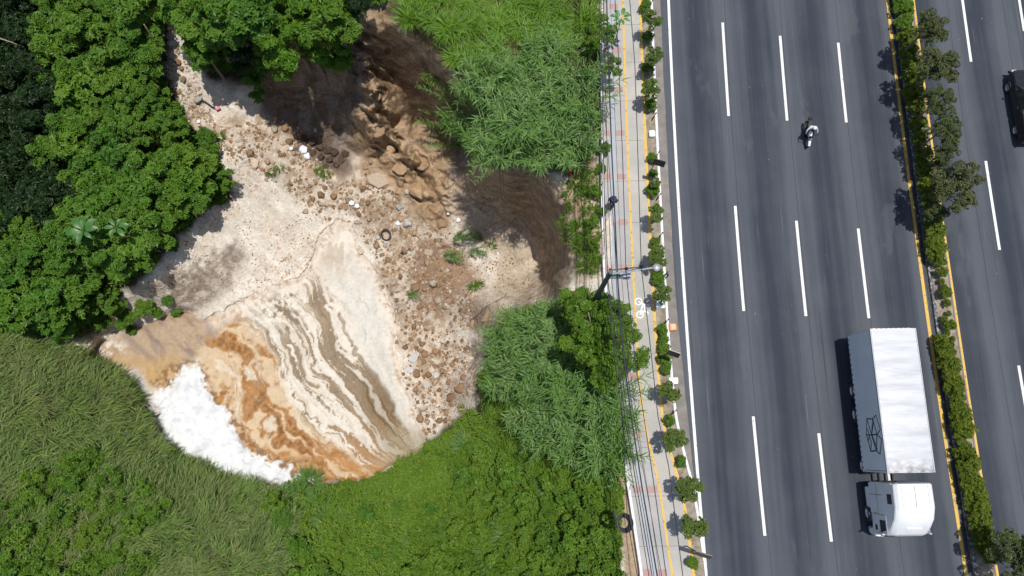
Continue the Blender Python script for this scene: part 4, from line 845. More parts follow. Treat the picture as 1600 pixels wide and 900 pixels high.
HS = [(1409,-10),(1412,12),(1414,34),(1417,56),(1420,78),(1423,100),(1426,122),(1428,145),(1431,168),(1434,192),(1438,216),(1442,240),(1446,265),(1449,290),(1453,315),(1457,340),(1460,362),(1463,384),(1466,404),(1472,424),(1478,458),(1484,508),(1474,540),(1480,556),(1484,574),(1488,592),(1493,612),(1497,632),(1502,652),(1505,668),(1507,704),(1511,722),(1515,740),(1518,758),(1523,776),(1528,794),(1531,812),(1534,830),(1538,846),(1541,862)]
for i, (x, y) in enumerate(HS):
    s_ = .62 if i in (20, 21, 19) else random.uniform(.95, 1.25)
    plant(('hedge_shrub', 'foliage', 'stem'), H_[i % 4] if i > 2 else H_g[i % 3], x, y, .6, s_, ('lush' if i < 17 else 'yellow green')+' hedge shrub in the median, '+(('%s from the top' % ordn[i]) if i < 20 else ('%s below the bare gap' % ordn[i-20])), 'shrub', 'hedge shrubs in the road median', base=ontall(x, y, .6))
for i, (x, y) in enumerate([(1471,440),(1476,448),(1480,474),(1483,490),(1476,500),(1480,520),(1488,530),(1505,690)]):
    plant(('weed_clump', 'foliage', 'stem'), H_[i % 4], x, y, .35, random.uniform(.3, .45), 'small weed clump in the bare part of the median, %s from the top' % ordn[i], 'weed', 'weed clumps in the bare part of the median', base=flatbase(x, y, .35, .13))
# ---------------------------------------------------------------- rubble: boulders, slabs, gravel
def rockmesh(n, flat=.75, round_=False):
    bm = bmesh.new()
    for _ in range(n):
        d = Vector((random.gauss(0, 1), random.gauss(0, 1), random.gauss(0, 1))).normalized(); bm.verts.new((d.x*random.uniform(.8, 1.05), d.y*random.uniform(.75, 1), d.z*flat))
    r = bmesh.ops.convex_hull(bm, input=bm.verts); bmesh.ops.delete(bm, geom=[e for e in r['geom_interior'] if isinstance(e, bmesh.types.BMVert)], context='VERTS')
    bmesh.ops.bevel(bm, geom=list(bm.edges), offset=.07, segments=2, affect='EDGES', clamp_overlap=True)
    me = bpy.data.meshes.new('rock'); bm.to_mesh(me); bm.free()
    for p in me.polygons: p.use_smooth = round_
    return me
def rockmat(name, c, c2, rough=.9):
    m, t, p = newmat(name); p.inputs['Roughness'].default_value = rough; g = nd(t, 'ShaderNodeNewGeometry'); oi = nd(t, 'ShaderNodeObjectInfo')
    n = noise(t, 5, 8, .65, vec=g.outputs['Position']); a = mixc(t, ramp(t, n, .35, .65), c, c2); a = mixc(t, 1., a, mixc(t, oi.outputs['Random'], (.72,)*3, (1.15,)*3), 'MULTIPLY')
    t.links.new(a, p.inputs['Base Color']); bump(t, n, .8, .06, p); return m
M['r_brown'] = rockmat('rock_brown', (.40, .28, .175), (.29, .19, .11)); M['r_rust'] = rockmat('rock_rust', (.30, .18, .09), (.20, .12, .065)); M['r_tan'] = rockmat('rock_tan', (.54, .44, .33), (.42, .33, .24))
M['r_grey'] = rockmat('rock_grey', (.52, .50, .47), (.36, .34, .31)); M['r_dark'] = rockmat('rock_dark', (.10, .065, .04), (.05, .034, .022)); M['r_pale'] = rockmat('concrete_slab', (.58, .56, .53), (.44, .42, .40))
M['r_crag'] = rockmat('rock_crag', (.44, .30, .175), (.33, .215, .12))
rocks = {k: [] for k in ('r_crag', 'r_brown', 'r_rust', 'r_tan', 'r_grey', 'r_dark', 'r_pale')}
for k in rocks:
    for i in range(5):
        me = rockmesh(random.choice((12, 16, 22)), random.uniform(.6, .85), i > 2); me.materials.append(M[k]); rocks[k].append(me)
slabm = []
for i in range(3):
    m_ = MB(); n = 6; a = sorted(random.uniform(0, 6.28) for _ in range(n)); a = [6.28*k/n+random.uniform(-.25, .25) for k in range(n)]; rr = [random.uniform(.75, 1.05) for _ in range(n)]
    m_.loft([[(r*math.cos(t)*w, r*math.sin(t)*w*.75, z) for r, t in zip(rr, a)] for z, w in ((-.16, .97), (.12, 1.), (.16, .97))]); o_ = m_.build('slab', M['r_pale'], bevel=.02); slabm.append(o_.data); bpy.data.objects.remove(o_)
taken = []
def rock(kind, u, v, rpx, label, group='boulders scattered over the rubble bed', cat='boulder', name='boulder', me=None, sink=.15, tilt=.5):
    z = float(zat(u, v)); R0 = rpx*(H-z)/FP*1.02; o = link(name, me or random.choice(rocks[kind])); p = unproj(u, v, z)
    o.location = (p[0], p[1], p[2]+R0*(.38-sink)); s = R0; o.scale = (s*random.uniform(.9, 1.1), s*random.uniform(.85, 1.05), s*random.uniform(.7, 1.)); o.rotation_euler = (random.uniform(-tilt, tilt), random.uniform(-tilt, tilt), random.uniform(0, 6.28))
    taken.append((u, v, rpx)); return tag(o, label, cat, group)
Zc = lambda x, y: (560+x/3.75, 440+y/3.75)
for (x, y, r, lab) in [(370,362,6.5,'round rust brown boulder at the top of the rust cluster'),(275,385,6,'rust brown boulder left in the rust cluster'),(450,412,7,'largest round rust boulder right in the rust cluster'),(390,425,7.5,'broad rust boulder in the heart of the cluster'),(385,468,5,'small rust boulder below the broad one'),(305,340,5,'small rust boulder at the upper left of the cluster'),(575,462,5,'rust boulder standing apart to the right of the cluster'),(547,485,5,'rust boulder next to the one standing apart'),(445,492,4,'single round rust boulder above the tilted slab'),(495,525,6.5,'rust boulder right of the tilted slab'),(345,540,8,'large rust boulder below the pale slabs'),(410,548,7,'rust boulder left of the tilted slab'),(532,590,5,'rust boulder below the tilted slab'),(177,148,7.5,'rust boulder alone beside the pale shallows'),(388,45,6,'brown boulder near the fallen stalks'),(225,108,5,'tan rust boulder right of the shallows'),(360,148,6,'brown boulder under the fallen stalks'),(620,560,7,'rust boulder by the shaded bank foot'),(540,680,9,'big rust brown boulder low in the rubble'),(330,762,5,'rust boulder alone beside the pool tip'),(362,805,8,'wide brown boulder beside the pool tip'),(600,630,11,'largest rust boulder against the dark bank')]:
    rock('r_rust', *Zc(x, y), r, lab)
for (x, y, r, lab) in [(325,445,10,'pale concrete slab left of the rust boulders'),(302,520,8,'pointed pale concrete slab under the larger one'),(457,548,6,'tilted pale slab among rust boulders'),(405,608,7,'pale slab scrap below the rust boulders')]:
    rock('r_pale', *Zc(x, y), r, lab, 'broken concrete slabs in the rubble', 'slab', 'concrete_slab', slabm[int(x) % 3], .3, .25)
Zd = lambda x, y: (400+x/3.75, 180+y/3.75)
rock('r_tan', *Zd(715, 385), 22, 'large flat tan slab at the foot of the brown spur', 'broken concrete slabs in the rubble', 'slab', 'rock_slab', slabm[0], .3, .2).data = slabm[0].copy()
scene.collection.objects[-1].data.materials[0] = M['r_tan']
for (x, y, r, lab) in [(566,176,19,'big sunlit bulge of brown rock under the cliff ridge'),(603,232,17,'upright brown crag at the top of the spur'),(628,262,20,'broad brown crag in the middle of the spur'),(655,296,21,'largest brown crag low on the spur'),(686,318,17,'brown crag at the shaded edge of the spur'),(622,300,13,'small crag beside the flat tan slab'),(662,255,16,'brown crag under the leaning canes'),(590,205,13,'narrow crag between ridge and spur'),(690,345,14,'lowest brown crag at the mouth of the bowl'),(577,65,11,'pale crag on the upper cliff ridge'),(588,150,11,'round crag hanging at the foot of the ridge'),(760,492,15,'grey brown crag of the knoll beside the canes'),(785,498,11,'small crag of the knoll nearest the canes'),(740,505,9,'crumbling edge crag of the knoll')]:
    rock('r_crag', x, y, r, lab, 'crags of brown rock', 'crag', 'crag', sink=.62, tilt=.9)
for (x, y, r, k, lab) in [(645,300,8,'r_brown','brown boulder above the flat tan slab'),(655,345,8,'r_brown','wide brown boulder touching the flat tan slab'),(675,275,6,'r_brown','small brown boulder at the spur foot'),(570,365,8,'r_tan','tan boulder left of the flat slab'),(555,445,6,'r_brown','brown boulder below the tan one'),(625,430,8,'r_rust','orange boulder under the flat slab'),(782,492,9,'r_tan','smooth tan boulder below the flat slab'),(655,515,6,'r_rust','orange boulder right of the torn white bag'),(745,485,5,'r_rust','small orange boulder left of the smooth tan one'),(665,605,6,'r_tan','pinkish boulder above the old tyre'),(605,580,6,'r_rust','rust boulder under the torn white bag'),(715,660,8,'r_tan','tan boulder left of the old tyre'),(455,475,8,'r_rust','reddish boulder by the dry channel'),(390,525,7,'r_tan','tan boulder at the sand edge'),(290,565,7,'r_tan','tan boulder on the sand'),(775,850,7,'r_rust','long rust boulder below the old tyre'),(615,800,7,'r_tan','pale tan boulder in the wet sand'),(810,600,7,'r_brown','brown boulder right of the old tyre'),(850,395,9,'r_brown','brown boulder in the spur foot shade'),(890,450,8,'r_tan','tan boulder at the brown spur foot'),(110,20,8,'r_brown','brown boulder high on the rubble fan'),(170,80,9,'r_rust','rust boulder high on the rubble fan'),(20,95,6,'r_rust','orange boulder at the upper left of the fan'),(195,155,8,'r_rust','orange boulder next to the white bag')]:
    rock(k, *Zd(x, y), r, lab)
for (x, y, r, k, lab) in [(265,42,8,'r_tan','pale brown rock at the top of the gap'),(270,68,9,'r_pale','pale rock in the gap'),(279,98,7,'r_rust','orange rock in the gap'),(284,108,6,'r_rust','second orange rock in the gap'),(288,125,7,'r_rust','rust rock under the orange ones'),(279,143,6,'r_brown','brown rock lower in the gap'),(311,157,9,'r_grey','grey white rock at the end of the black pipe'),(296,133,5,'r_brown','small brown rock beside the hollow')]:
    rock(k, x, y, r, lab)
for (x, y, r) in [(476,215,8),(488,222,9),(500,230,9),(512,236,9),(524,240,10),(534,250,8),(516,250,9),(502,246,9),(490,240,9),(478,230,8),(540,240,7),(526,258,7),(508,260,7),(468,222,6)]:
    rock('r_dark', x, y, r, 'dark earth boulder heaped in the recess below the overhang', 'dark boulders heaped in the recess')
RUB = [(300,165),(345,200),(420,190),(470,205),(520,280),(560,290),(600,290),(640,345),(700,365),(720,400),(700,440),(745,470),(735,500),(725,560),(742,590),(728,640),(690,660),(664,680),(648,615),(630,560),(618,470),(590,400),(560,350),(500,335),(440,290),(380,250),(330,220)]
n = 0; tries = 0
while n < 265 and tries < 60000:
    tries += 1; u = random.uniform(290, 760); v = random.uniform(150, 690)
    if float(sdpoly(u, v, RUB)) < 0 or float(fbm(u/26., v/26., 601, 3)) < .47+.08*random.random(): continue
    if float(sdpoly(u, v, [(660,500),(700,490),(725,540),(700,560),(670,530)])) > 0 and random.random() < .9: continue
    r = 2.4+7.5*random.random()**2.4
    if any((u-a)**2+(v-b)**2 < (r+c)**2*.6 for a, b, c in taken): continue
    k = random.choices(['r_brown', 'r_rust', 'r_tan', 'r_grey'], [.38, .2 if v < 520 else .5, .36, .07])[0]
    rock(k, u, v, r, 'weathered %s stone lying loose in the rubble bed' % {'r_brown': 'brown', 'r_rust': 'rust coloured', 'r_tan': 'tan', 'r_grey': 'grey'}[k], 'loose %s stones of the rubble bed' % k[2:], 'stone', 'stone'); n += 1
for (x, y, r) in [(572,98,9),(582,110,7),(577,122,6),(590,132,5),(586,141,7),(598,155,6),(592,140,4),(560,88,6),(603,168,5),(570,70,7)]:
    rock('r_brown', x, y, r*.9, 'crumbling brown rock clinging to the ridge of the cliff', 'crumbling rocks on the cliff ridge', sink=.45)
def gravel(poly, n, smin, smax, seed, thr, mat, label, edge=0):
    u, v = inside(poly, n, edge); k = fbm(u/17., v/17., seed, 4) > thr; u, v = u[k], v[k]; m = len(u); P_ = unproj(u, v, zat(u, v)); s = smin+(smax-smin)*rng.random(m)**3
    base = np.array([[1,0,0],[0,1,0],[-1,0,0],[0,-1,0],[0,0,.8],[0,0,-.6]], float); T = np.array([[0,1,4],[1,2,4],[2,3,4],[3,0,4],[1,0,5],[2,1,5],[3,2,5],[0,3,5]])
    a = rng.uniform(0, 6.28, m); c, s_ = np.cos(a), np.sin(a); B_ = base[None]*(1+rng.uniform(-.35, .35, (m, 6, 1))); B_ = np.stack([B_[..., 0]*c[:, None]-B_[..., 1]*s_[:, None], B_[..., 0]*s_[:, None]+B_[..., 1]*c[:, None], B_[..., 2]], -1)
    V = (P_[:, None]+B_*s[:, None, None]).reshape(-1, 3); Tt = (T[None]+6*np.arange(m)[:, None, None]).reshape(-1, 3)
    pal = np.array([(.34,.2,.1),(.42,.32,.22),(.55,.46,.36),(.28,.18,.11),(.34,.2,.1),(.62,.57,.5)]); col = np.repeat(pal[rng.choice(6, m, p=[.26,.25,.16,.14,.13,.06])]*rng.uniform(.75, 1.15, (m, 1)), 6, 0)
    return tag(link('gravel', npmesh('gravel', V, Tt, col=col), None, mat), label, 'gravel', kind='stuff')
M['gravel'] = colmat('gravel_bits', .92, 14, .3, .2)
gravel(RUB, 22000, .03, .22, 611, .40, M['gravel'], 'small brown and tan gravel filling the rubble bed between the boulders', -6)
SAND = [(335,235),(420,245),(500,330),(480,400),(430,440),(330,495),(250,485),(180,515),(215,470),(270,385),(330,330),(365,310)]
gravel(SAND, 5200, .02, .10, 617, .5, M['gravel'], 'pebbles strewn thinly on the pale sand slope')
gravel([(255,60),(275,60),(300,110),(330,180),(290,190),(262,120)], 1400, .03, .16, 619, .3, M['gravel'], 'broken stones in the narrow gap between the trees')
gravel([(680,380),(800,380),(840,460),(880,470),(860,490),(800,480),(740,520),(660,480),(640,430)], 3600, .02, .12, 621, .42, M['gravel'], 'brown crumbs of earth on the bowl floor and knoll')
# ---------------------------------------------------------------- litter
M['plastic_w'] = simple('white_plastic', (.85, .86, .88), (.7, .72, .76), 9, .5); M['rubber'] = simple('rubber', (.025, .025, .027), (.05, .048, .045), 8, .8)
def bag(u, v, r, lab):
    z = float(zat(u, v)); bm = bmesh.new(); bmesh.ops.create_icosphere(bm, subdivisions=3, radius=1); sd_ = random.random()*50
    for q in bm.verts:
        n_ = float(fbm(q.co.x*2.4+sd_, q.co.y*2.4+q.co.z*1.7, 631, 4)); q.co *= (.55+.9*n_)*r; q.co.z *= .55
    me = bpy.data.meshes.new('bag'); bm.to_mesh(me); bm.free()
    for p in me.polygons: p.use_smooth = True
    o = link('plastic_bag', me, None, M['plastic_w']); p = unproj(u, v, z+.12); o.location = p; o.rotation_euler = (0, 0, random.random()*6); return tag(o, lab, 'bag', 'white litter in the rubble')
for (x, y, r, lab) in [(474,234,.36,'white plastic bag beside the heap of dark earth'),(480,244,.3,'lower half of the torn white bag beside dark earth'),(549,317,.26,'torn white bag among the boulders under the flat slab'),(558,322,.2,'small white bag scrap beside the torn one'),(622,349,.22,'white bag right of the old tyre'),(455,232,.18,'small white scrap left of the white plastic bag'),(716,344,.2,'white scrap in the shaded bowl'),(700,334,.1,'tiny white scrap in the shaded bowl'),(310,190,.16,'white litter scrap near the black pipe'),(778,396,.1,'white scrap beside the green tuft')]: bag(x, y, r, lab)
p = unproj(603, 367, float(zat(603, 367))+.22); m = MB(); m.lathe([(.42,-.09),(.52,-.07),(.55,0),(.52,.07),(.42,.09),(.39,0),(.42,-.09)], n=28)
o = m.build('tyre', M['rubber'], smooth=True); o.location = p; o.rotation_euler = (.35, -.3, 0); o.scale = (.92, 1, 1); tag(o, 'old bare tyre lying on the rubble above the long rust boulder', 'tyre')
pp = [unproj(a, b, float(zat(a, b))+.15) for a, b in ((313,155),(322,160),(330,166),(340,171))]; m = MB(); m.tube(pp, .07, 8); tag(m.build('pipe', M['rubber'], smooth=True), 'black pipe lying across stones below the shaded hollow', 'pipe')
M['red'] = simple('red_plastic', (.55, .02, .03), (.45, .015, .02), 4, .3)
b_ = MB(); b_.box(-.2, .2, -.12, .12, 0, .2); o = b_.build('carton', simple('pink_scrap', (.7, .2, .3), (.6, .1, .2), 3, .6), bevel=.03); o.location = unproj(341, 170, float(zat(341, 170))+.12); o.rotation_euler = (.2, .1, .5); tag(o, 'small pink scrap at the lower end of the black pipe', 'litter')
# fallen stalks and dead branches
M['wood'] = simple('dead_wood', (.36, .30, .23), (.24, .19, .14), 7, .85)
def branch(pts, r, lab, forks=2, dz=.1):
    P3 = [Vector(unproj(u, v, float(zat(u, v))+dz+h)) for u, v, h in pts]; m = MB(); m.tube(P3, [r*(1-.6*i/(len(P3)-1)) for i in range(len(P3))], 6)
    for k in range(forks):
        a = P3[1+k % (len(P3)-1)]; d = (P3[-1]-P3[0])*.3; m.tube([a, a+Vector((d.x*.7-d.y*.5*(-1)**k, d.y*.7+d.x*.5*(-1)**k, .2))], [r*.5, r*.15], 5)
    return tag(m.build('dead_branch', M['wood'], smooth=True), lab, 'branch', 'dead wood')
branch([(255,15,.5),(264,25,.4),(272,36,.2)], .12, 'thick dead trunk lying in the top of the rubble gap', 0); branch([(225,38,5),(238,58,4.2),(252,78,2)], .05, 'bare forked branch reaching over the gap'); branch([(0,60,5.2),(18,66,5.4),(38,74,4.8)], .06, 'bare pale branch at the far left edge')
branch([(640,450,.2),(660,470,.3),(675,485,.1)], .03, 'fallen stalk crossing the rubble diagonally', 0); branch([(735,500,.2),(760,478,.4),(790,462,.3)], .05, 'broken branch across the brown knoll'); branch([(520,175,3.8),(545,215,.3)], .03, 'thin stick against the cliff wall', 0) if False else None
branch([(958,575,3.0),(935,600,2.6),(915,618,2.0)], .05, 'bare pale branch in the cane thicket by the footway', 1); branch([(862,228,1.6),(878,250,.9),(888,268,.4)], .04, 'bare leaning branch left of the red helmet', 1); branch([(160,185,4.6),(172,182,4.8)], .04, 'dead twig poking from the wooded slope', 0); branch([(20,480,4.5),(36,492,4.3),(42,505,4)], .06, 'bare branch at the left edge over the grass')
for i, (a, lab) in enumerate([([(785,262,-.3),(787,300,-3.5),(790,330,-6)], 'longest pale root hanging in front of the shaded bowl'), ([(779,262,-.3),(783,300,-4),(790,350,-8)], 'pale root hanging beside the longest one'), ([(762,262,-.3),(760,280,-1.5),(757,296,-2.6)], 'short pale root hanging at the left of the bowl'), ([(840,262,.2),(846,275,-.6)], 'short root poking from the bowl rim')]):
    m = MB(); m.tube([unproj(u, v, z) for u, v, z in a], [.035, .025, .012][:len(a)], 5); tag(m.build('hanging_root', M['lf_straw']), lab, 'root', 'roots hanging over the bowl')
# ---------------------------------------------------------------- people
M['skin'] = simple('skin', (.35, .19, .12), (.3, .16, .1), 3, .5); M['hair'] = simple('hair', (.015, .012, .01), (.03, .02, .015), 12, .6)
M['navy'] = simple('navy_cloth', (.025, .03, .09), (.04, .045, .12), 9, .8); M['trous'] = simple('dark_trousers', (.02, .02, .025), (.035, .035, .04), 9, .85); M['jacket'] = simple('white_grey_jacket', (.62, .66, .74), (.45, .48, .56), 7, .7)
M['white_p'] = simple('white_gloss', (.8, .81, .83), (.74, .75, .77), 2, .25); M['blue'] = simple('blue_cloth', (.04, .09, .28), (.03, .06, .2), 9, .8); M['redc'] = simple('red_cloth', (.4, .03, .03), (.3, .02, .02), 9, .8)
def skinned(name, pts, edges, rad, mat, parent, root=0, lv=2, extra=None):
    me = bpy.data.meshes.new(name); me.from_pydata([tuple(p) for p in pts], edges, [])
    o = bpy.data.objects.new(name, me); COL.objects.link(o)
    md = o.modifiers.new('skin', 'SKIN'); md.use_smooth_shade = True
    for i, r in enumerate(rad): me.skin_vertices[0].data[i].radius = (r, r); me.skin_vertices[0].data[i].use_root = (i == root)
    s = o.modifiers.new('sub', 'SUBSURF'); s.levels = s.render_levels = lv
    dg = bpy.context.evaluated_depsgraph_get(); me2 = bpy.data.meshes.new_from_object(o.evaluated_get(dg)); bpy.data.objects.remove(o)
    if extra: 
        bm = bmesh.new(); bm.from_mesh(me2); e = bpy.data.meshes.new('x'); e.from_pydata(extra.v, [], extra.f); bm.from_mesh(e); bm.to_mesh(me2); bm.free()
    for p in me2.polygons: p.use_smooth = True
    me2.materials.clear(); r = link(name, me2, parent, mat); return r
def person(loc, rz, J, label, shirt, trousers, hat=None, hatmat=None, group=None):
    """J: joint positions (x right, y forward, z up)"""
    o = tag(empty('person', loc, rz), label, 'person', group); V = {k: Vector(v) for k, v in J.items()}
    names = ['pelvis','belly','chest','neck','head','shl','ell','wrl','shr','elr','wrr','hpl','knl','anl','tol','hpr','knr','anr','tor']
    E_ = [(0,1),(1,2),(2,3),(3,4),(2,5),(5,6),(6,7),(2,8),(8,9),(9,10),(0,11),(11,12),(12,13),(13,14),(0,15),(15,16),(16,17),(17,18)]
    rad = [.13,.12,.14,.055,.095,.06,.042,.028,.06,.042,.028,.09,.06,.042,.035,.09,.06,.042,.035]
    ex = MB()
    for w, e in (('wrl', 'ell'), ('wrr', 'elr')):
        d = (V[w]-V[e]).normalized(); s_ = d.cross(Vector((0, 0, 1))).normalized() if abs(d.z) < .95 else Vector((1, 0, 0)); pc = V[w]+d*.05; n_ = d.cross(s_)
        ex.tube([V[w], pc+d*.05], [.028, .04], 8)
        for k in range(4):
            a = pc+d*.03+s_*(k-1.5)*.02; L_ = (.06, .075, .07, .05)[k]; ex.tube([a, a+d*L_*.6, a+d*L_+n_*.02], [.01, .009, .006], 5)
        ex.tube([V[w]+s_*.02, pc+s_*.055, pc+s_*.07+d*.03], [.013, .011, .007], 5)
    h = V['head']; fw = Vector((0, 1, 0))
    ex.tube([h+fw*.085+Vector((0, 0, .01)), h+fw*.12-Vector((0, 0, .015))], [.012, .016], 6)          # nose
    for sx in (-1, 1): ex.tube([h+Vector((sx*.095, 0, 0)), h+Vector((sx*.112, -.01, .02))], [.022, .018], 6)   # ears
    skinned('body', [V[n_] for n_ in names], E_, rad, M['skin'], o, extra=ex)
    eb = MB()
    for sx in (-1, 1): eb.lathe([(0, -.012), (.012, 0), (0, .012)], (h.x+sx*.035, h.y+.088, h.z+.02), 'y', 8)
    eb.build('eyes', M['hair'], o)
    sv = ['belly','chest','neck','shl','ell','wrl','shr','elr','wrr']; P_ = [V['belly']-(V['belly']-V['pelvis'])*.7, V['belly'], V['chest'], V['neck']-(V['neck']-V['chest'])*.15, V['shl'], V['ell'], V['wrl'].lerp(V['ell'], .1), V['shr'], V['elr'], V['wrr'].lerp(V['elr'], .1)]
    skinned('shirt', P_, [(0,1),(1,2),(2,3),(2,4),(4,5),(5,6),(2,7),(7,8),(8,9)], [.16,.155,.175,.07,.085,.062,.045,.085,.062,.045], shirt, o)
    skinned('trousers', [V['pelvis'], V['hpl'], V['knl'], V['anl'].lerp(V['knl'], .08), V['hpr'], V['knr'], V['anr'].lerp(V['knr'], .08)], [(0,1),(1,2),(2,3),(0,4),(4,5),(5,6)], [.15,.11,.082,.06,.11,.082,.06], trousers, o)
    sh = MB()
    for t, a in (('tol', 'anl'), ('tor', 'anr')): sh.tube([V[a]-Vector((0, .03, .02)), V[a].lerp(V[t], .6), V[t]+Vector((0, .02, 0))], [.05, .055, .035], 8)
    for k, half in enumerate((0, 1)): 
        s2 = MB(); q = slice(half*24, None); s2.v = sh.v[half*24:(half+1)*24]; s2.f = [tuple(i-half*24 for i in f) for f in sh.f if half*24 <= f[0] < (half+1)*24]; s2.build('shoe', M['rubber'], o, smooth=True)
    m_ = MB()
    if hat == 'helmet':
        m_.lathe([(.001,.155),(.06,.145),(.11,.11),(.138,.05),(.142,-.02),(.13,-.09),(.105,-.12)], tuple(h), n=20); m_.build('helmet', hatmat, o, smooth=True)
        v_ = MB(); v_.lathe([(.146,-.045),(.15,-.01),(.146,.03)], tuple(h), n=20); v_.f = [f for f in v_.f if all(v_.v[i][1]-h.y > .03 for i in f)]; v_.m = [0]*len(v_.f); v_.build('visor', M['hair'], o)
    elif hat == 'hat':
        m_.lathe([(.001,.15),(.08,.14),(.105,.09),(.11,.03),(.19,.01),(.2,.0),(.11,.015)], tuple(h+Vector((0, 0, .01))), n=22); m_.build('hat', hatmat, o, smooth=True)
    hm = MB(); hm.lathe([(.001,.125),(.06,.115),(.098,.07),(.108,.01),(.1,-.05)], tuple(h-Vector((0, .012, 0))), n=16); hm.build('hair', M['hair'], o, smooth=True)
    return o
walk = dict(pelvis=(0,0,.92),belly=(0,.01,1.08),chest=(0,.04,1.3),neck=(0,.06,1.48),head=(0,.1,1.62),shl=(-.19,.03,1.4),ell=(-.25,-.12,1.14),wrl=(-.24,-.06,.9),shr=(.19,.03,1.4),elr=(.26,.1,1.15),wrr=(.24,.3,1.02),hpl=(-.1,0,.86),knl=(-.11,.2,.48),anl=(-.11,.22,.08),tol=(-.11,.37,.04),hpr=(.1,0,.86),knr=(.1,.04,.48),anr=(.1,-.2,.12),tor=(.1,-.06,.04))
pb = Vector(unproj(955, 321, .12)); person(pb, R_(150), walk, 'person in dark navy clothes and a dark hat walking on the footway', M['navy'], M['trous'], 'hat', M['navy'])
crouch = dict(pelvis=(0,0,.34),belly=(0,.1,.5),chest=(0,.2,.68),neck=(0,.27,.84),head=(0,.33,.97),shl=(-.19,.2,.76),ell=(-.24,.36,.55),wrl=(-.16,.52,.42),shr=(.19,.2,.76),elr=(.24,.36,.55),wrr=(.16,.52,.42),hpl=(-.1,.02,.3),knl=(-.18,.38,.44),anl=(-.16,.2,.08),tol=(-.16,.36,.04),hpr=(.1,.02,.3),knr=(.18,.38,.44),anr=(.16,.2,.08),tor=(.16,.36,.04))
z_ = float(zat(891, 266)); person(Vector(unproj(891, 266, z_)), R_(200), crouch, 'person in a red helmet crouching at the rim of the gully', M['redc'], M['blue'], 'helmet', M['red'])
# ---------------------------------------------------------------- motorcycle and rider (heading down the road)
M['black'] = simple('black_paint', (.012, .012, .014), (.02, .02, .022), 5, .3); M['chrome'] = simple('chrome', (.6, .6, .62), (.5, .5, .52), 5, .25, 1.); M['glass'] = simple('dark_glass', (.01, .013, .018), (.016, .02, .026), 2, .08); M['lamp'] = simple('lamp_glass', (.8, .8, .78), (.7, .7, .68), 2, .1)
M['tail'] = simple('tail_lamp', (.45, .01, .01), (.35, .01, .01), 2, .2)
mp = unproj(1258.5, 213, 0); mo = tag(empty('motorcycle', mp, R_(180)+ROADA-.05), 'black motorcycle with a white front ridden down the open lanes', 'motorcycle')
def wheel(parent, c, R0, w, ax='x', spokes=5, rim='chrome', name='wheel'):
    m = MB(); m.lathe([(R0*.68,-w*.42),(R0*.93,-w*.5),(R0,-w*.25),(R0,w*.25),(R0*.93,w*.5),(R0*.68,w*.42),(R0*.66,0),(R0*.68,-w*.42)], c, ax, 26); t_ = m.build(name, M['rubber'], parent, smooth=True)
    m = MB(); m.lathe([(.02,-w*.35),(R0*.16,-w*.34),(R0*.2,-w*.2),(R0*.55,-w*.12),(R0*.68,-w*.36),(R0*.7,0),(R0*.68,w*.36),(R0*.55,w*.12),(R0*.2,w*.2),(R0*.16,w*.34),(.02,w*.35)], c, ax, 20); m.build('rim', M[rim], t_, smooth=True); return t_
wheel(mo, (0, .66, .31), .31, .11); wheel(mo, (0, -.66, .31), .31, .14)
m = MB(); m.loft([[(x*w, y, z) for x, z in ((-.1,.62),(-.15,.78),(-.09,.9),(.09,.9),(.15,.78),(.1,.62))] for y, w in ((-.02,.7),(.1,1.),(.28,1.),(.42,.6))]); m.build('fuel_tank', M['white_p'], mo, .02, True)
m = MB(); m.loft([[(-w,y,z),(w,y,z),(w*.8,y,z+.08),(-w*.8,y,z+.08)] for y, z, w in ((.02,.72,.12),(-.25,.72,.16),(-.5,.78,.13),(-.78,.88,.07))]); m.build('seat', M['hair'], mo, .02, True)
m = MB(); m.box(-.14,.14,-.2,.3,.28,.62); m.box(-.05,.05,-.7,.05,.55,.68); m.tube([(.17,.2,.3),(.19,-.2,.28),(.2,-.75,.42)], .045, 8); m.build('engine', M['black'], mo, .02)
m = MB(); [m.tube([(sx*.09,.66,.31),(sx*.09,.5,.75),(sx*.09,.42,.98)], .025, 8) for sx in (-1, 1)]; m.build('fork', M['chrome'], mo, smooth=True)
m = MB(); m.tube([(-.38,.2,1.06),(-.3,.36,1.03),(-.1,.42,1.),(.1,.42,1.),(.3,.36,1.03),(.38,.2,1.06)], .016, 8); m.build('handlebar', M['black'], mo, smooth=True)
m = MB(); m.lathe([(.001,.14),(.07,.12),(.1,.05),(.09,-.03)], (0,.5,.9), 'y', 16); m.build('headlight', M['lamp'], mo, smooth=True)
m = MB(); m.loft([[(-.08,y,z),(.08,y,z),(.08,y,z+.03),(-.08,y,z+.03)] for y, z in ((.42,.6),(.62,.66),(.82,.58),(.93,.47))]); m.build('front_fender', M['white_p'], mo, .01, True)
m = MB(); m.loft([[(-w,y,z),(w,y,z),(w*.6,y+.03,z+.2),(-w*.6,y+.03,z+.2)] for y, z, w in ((.44,.85,.16),(.58,.88,.1))]); m.build('fairing', M['black'], mo, .015)
m = MB(); m.box(-.14,.14,-.98,-.74,.86,1.04); m.build('top_box', M['black'], mo, .04, True)
for sx in (-1, 1):
    m = MB(); m.tube([(sx*.3,.36,1.03),(sx*.36,.4,1.2)], .01, 6); m.box(sx*.36-.06,sx*.36+.06,.39,.42,1.17,1.26); m.build('mirror', M['black'], mo, .008)
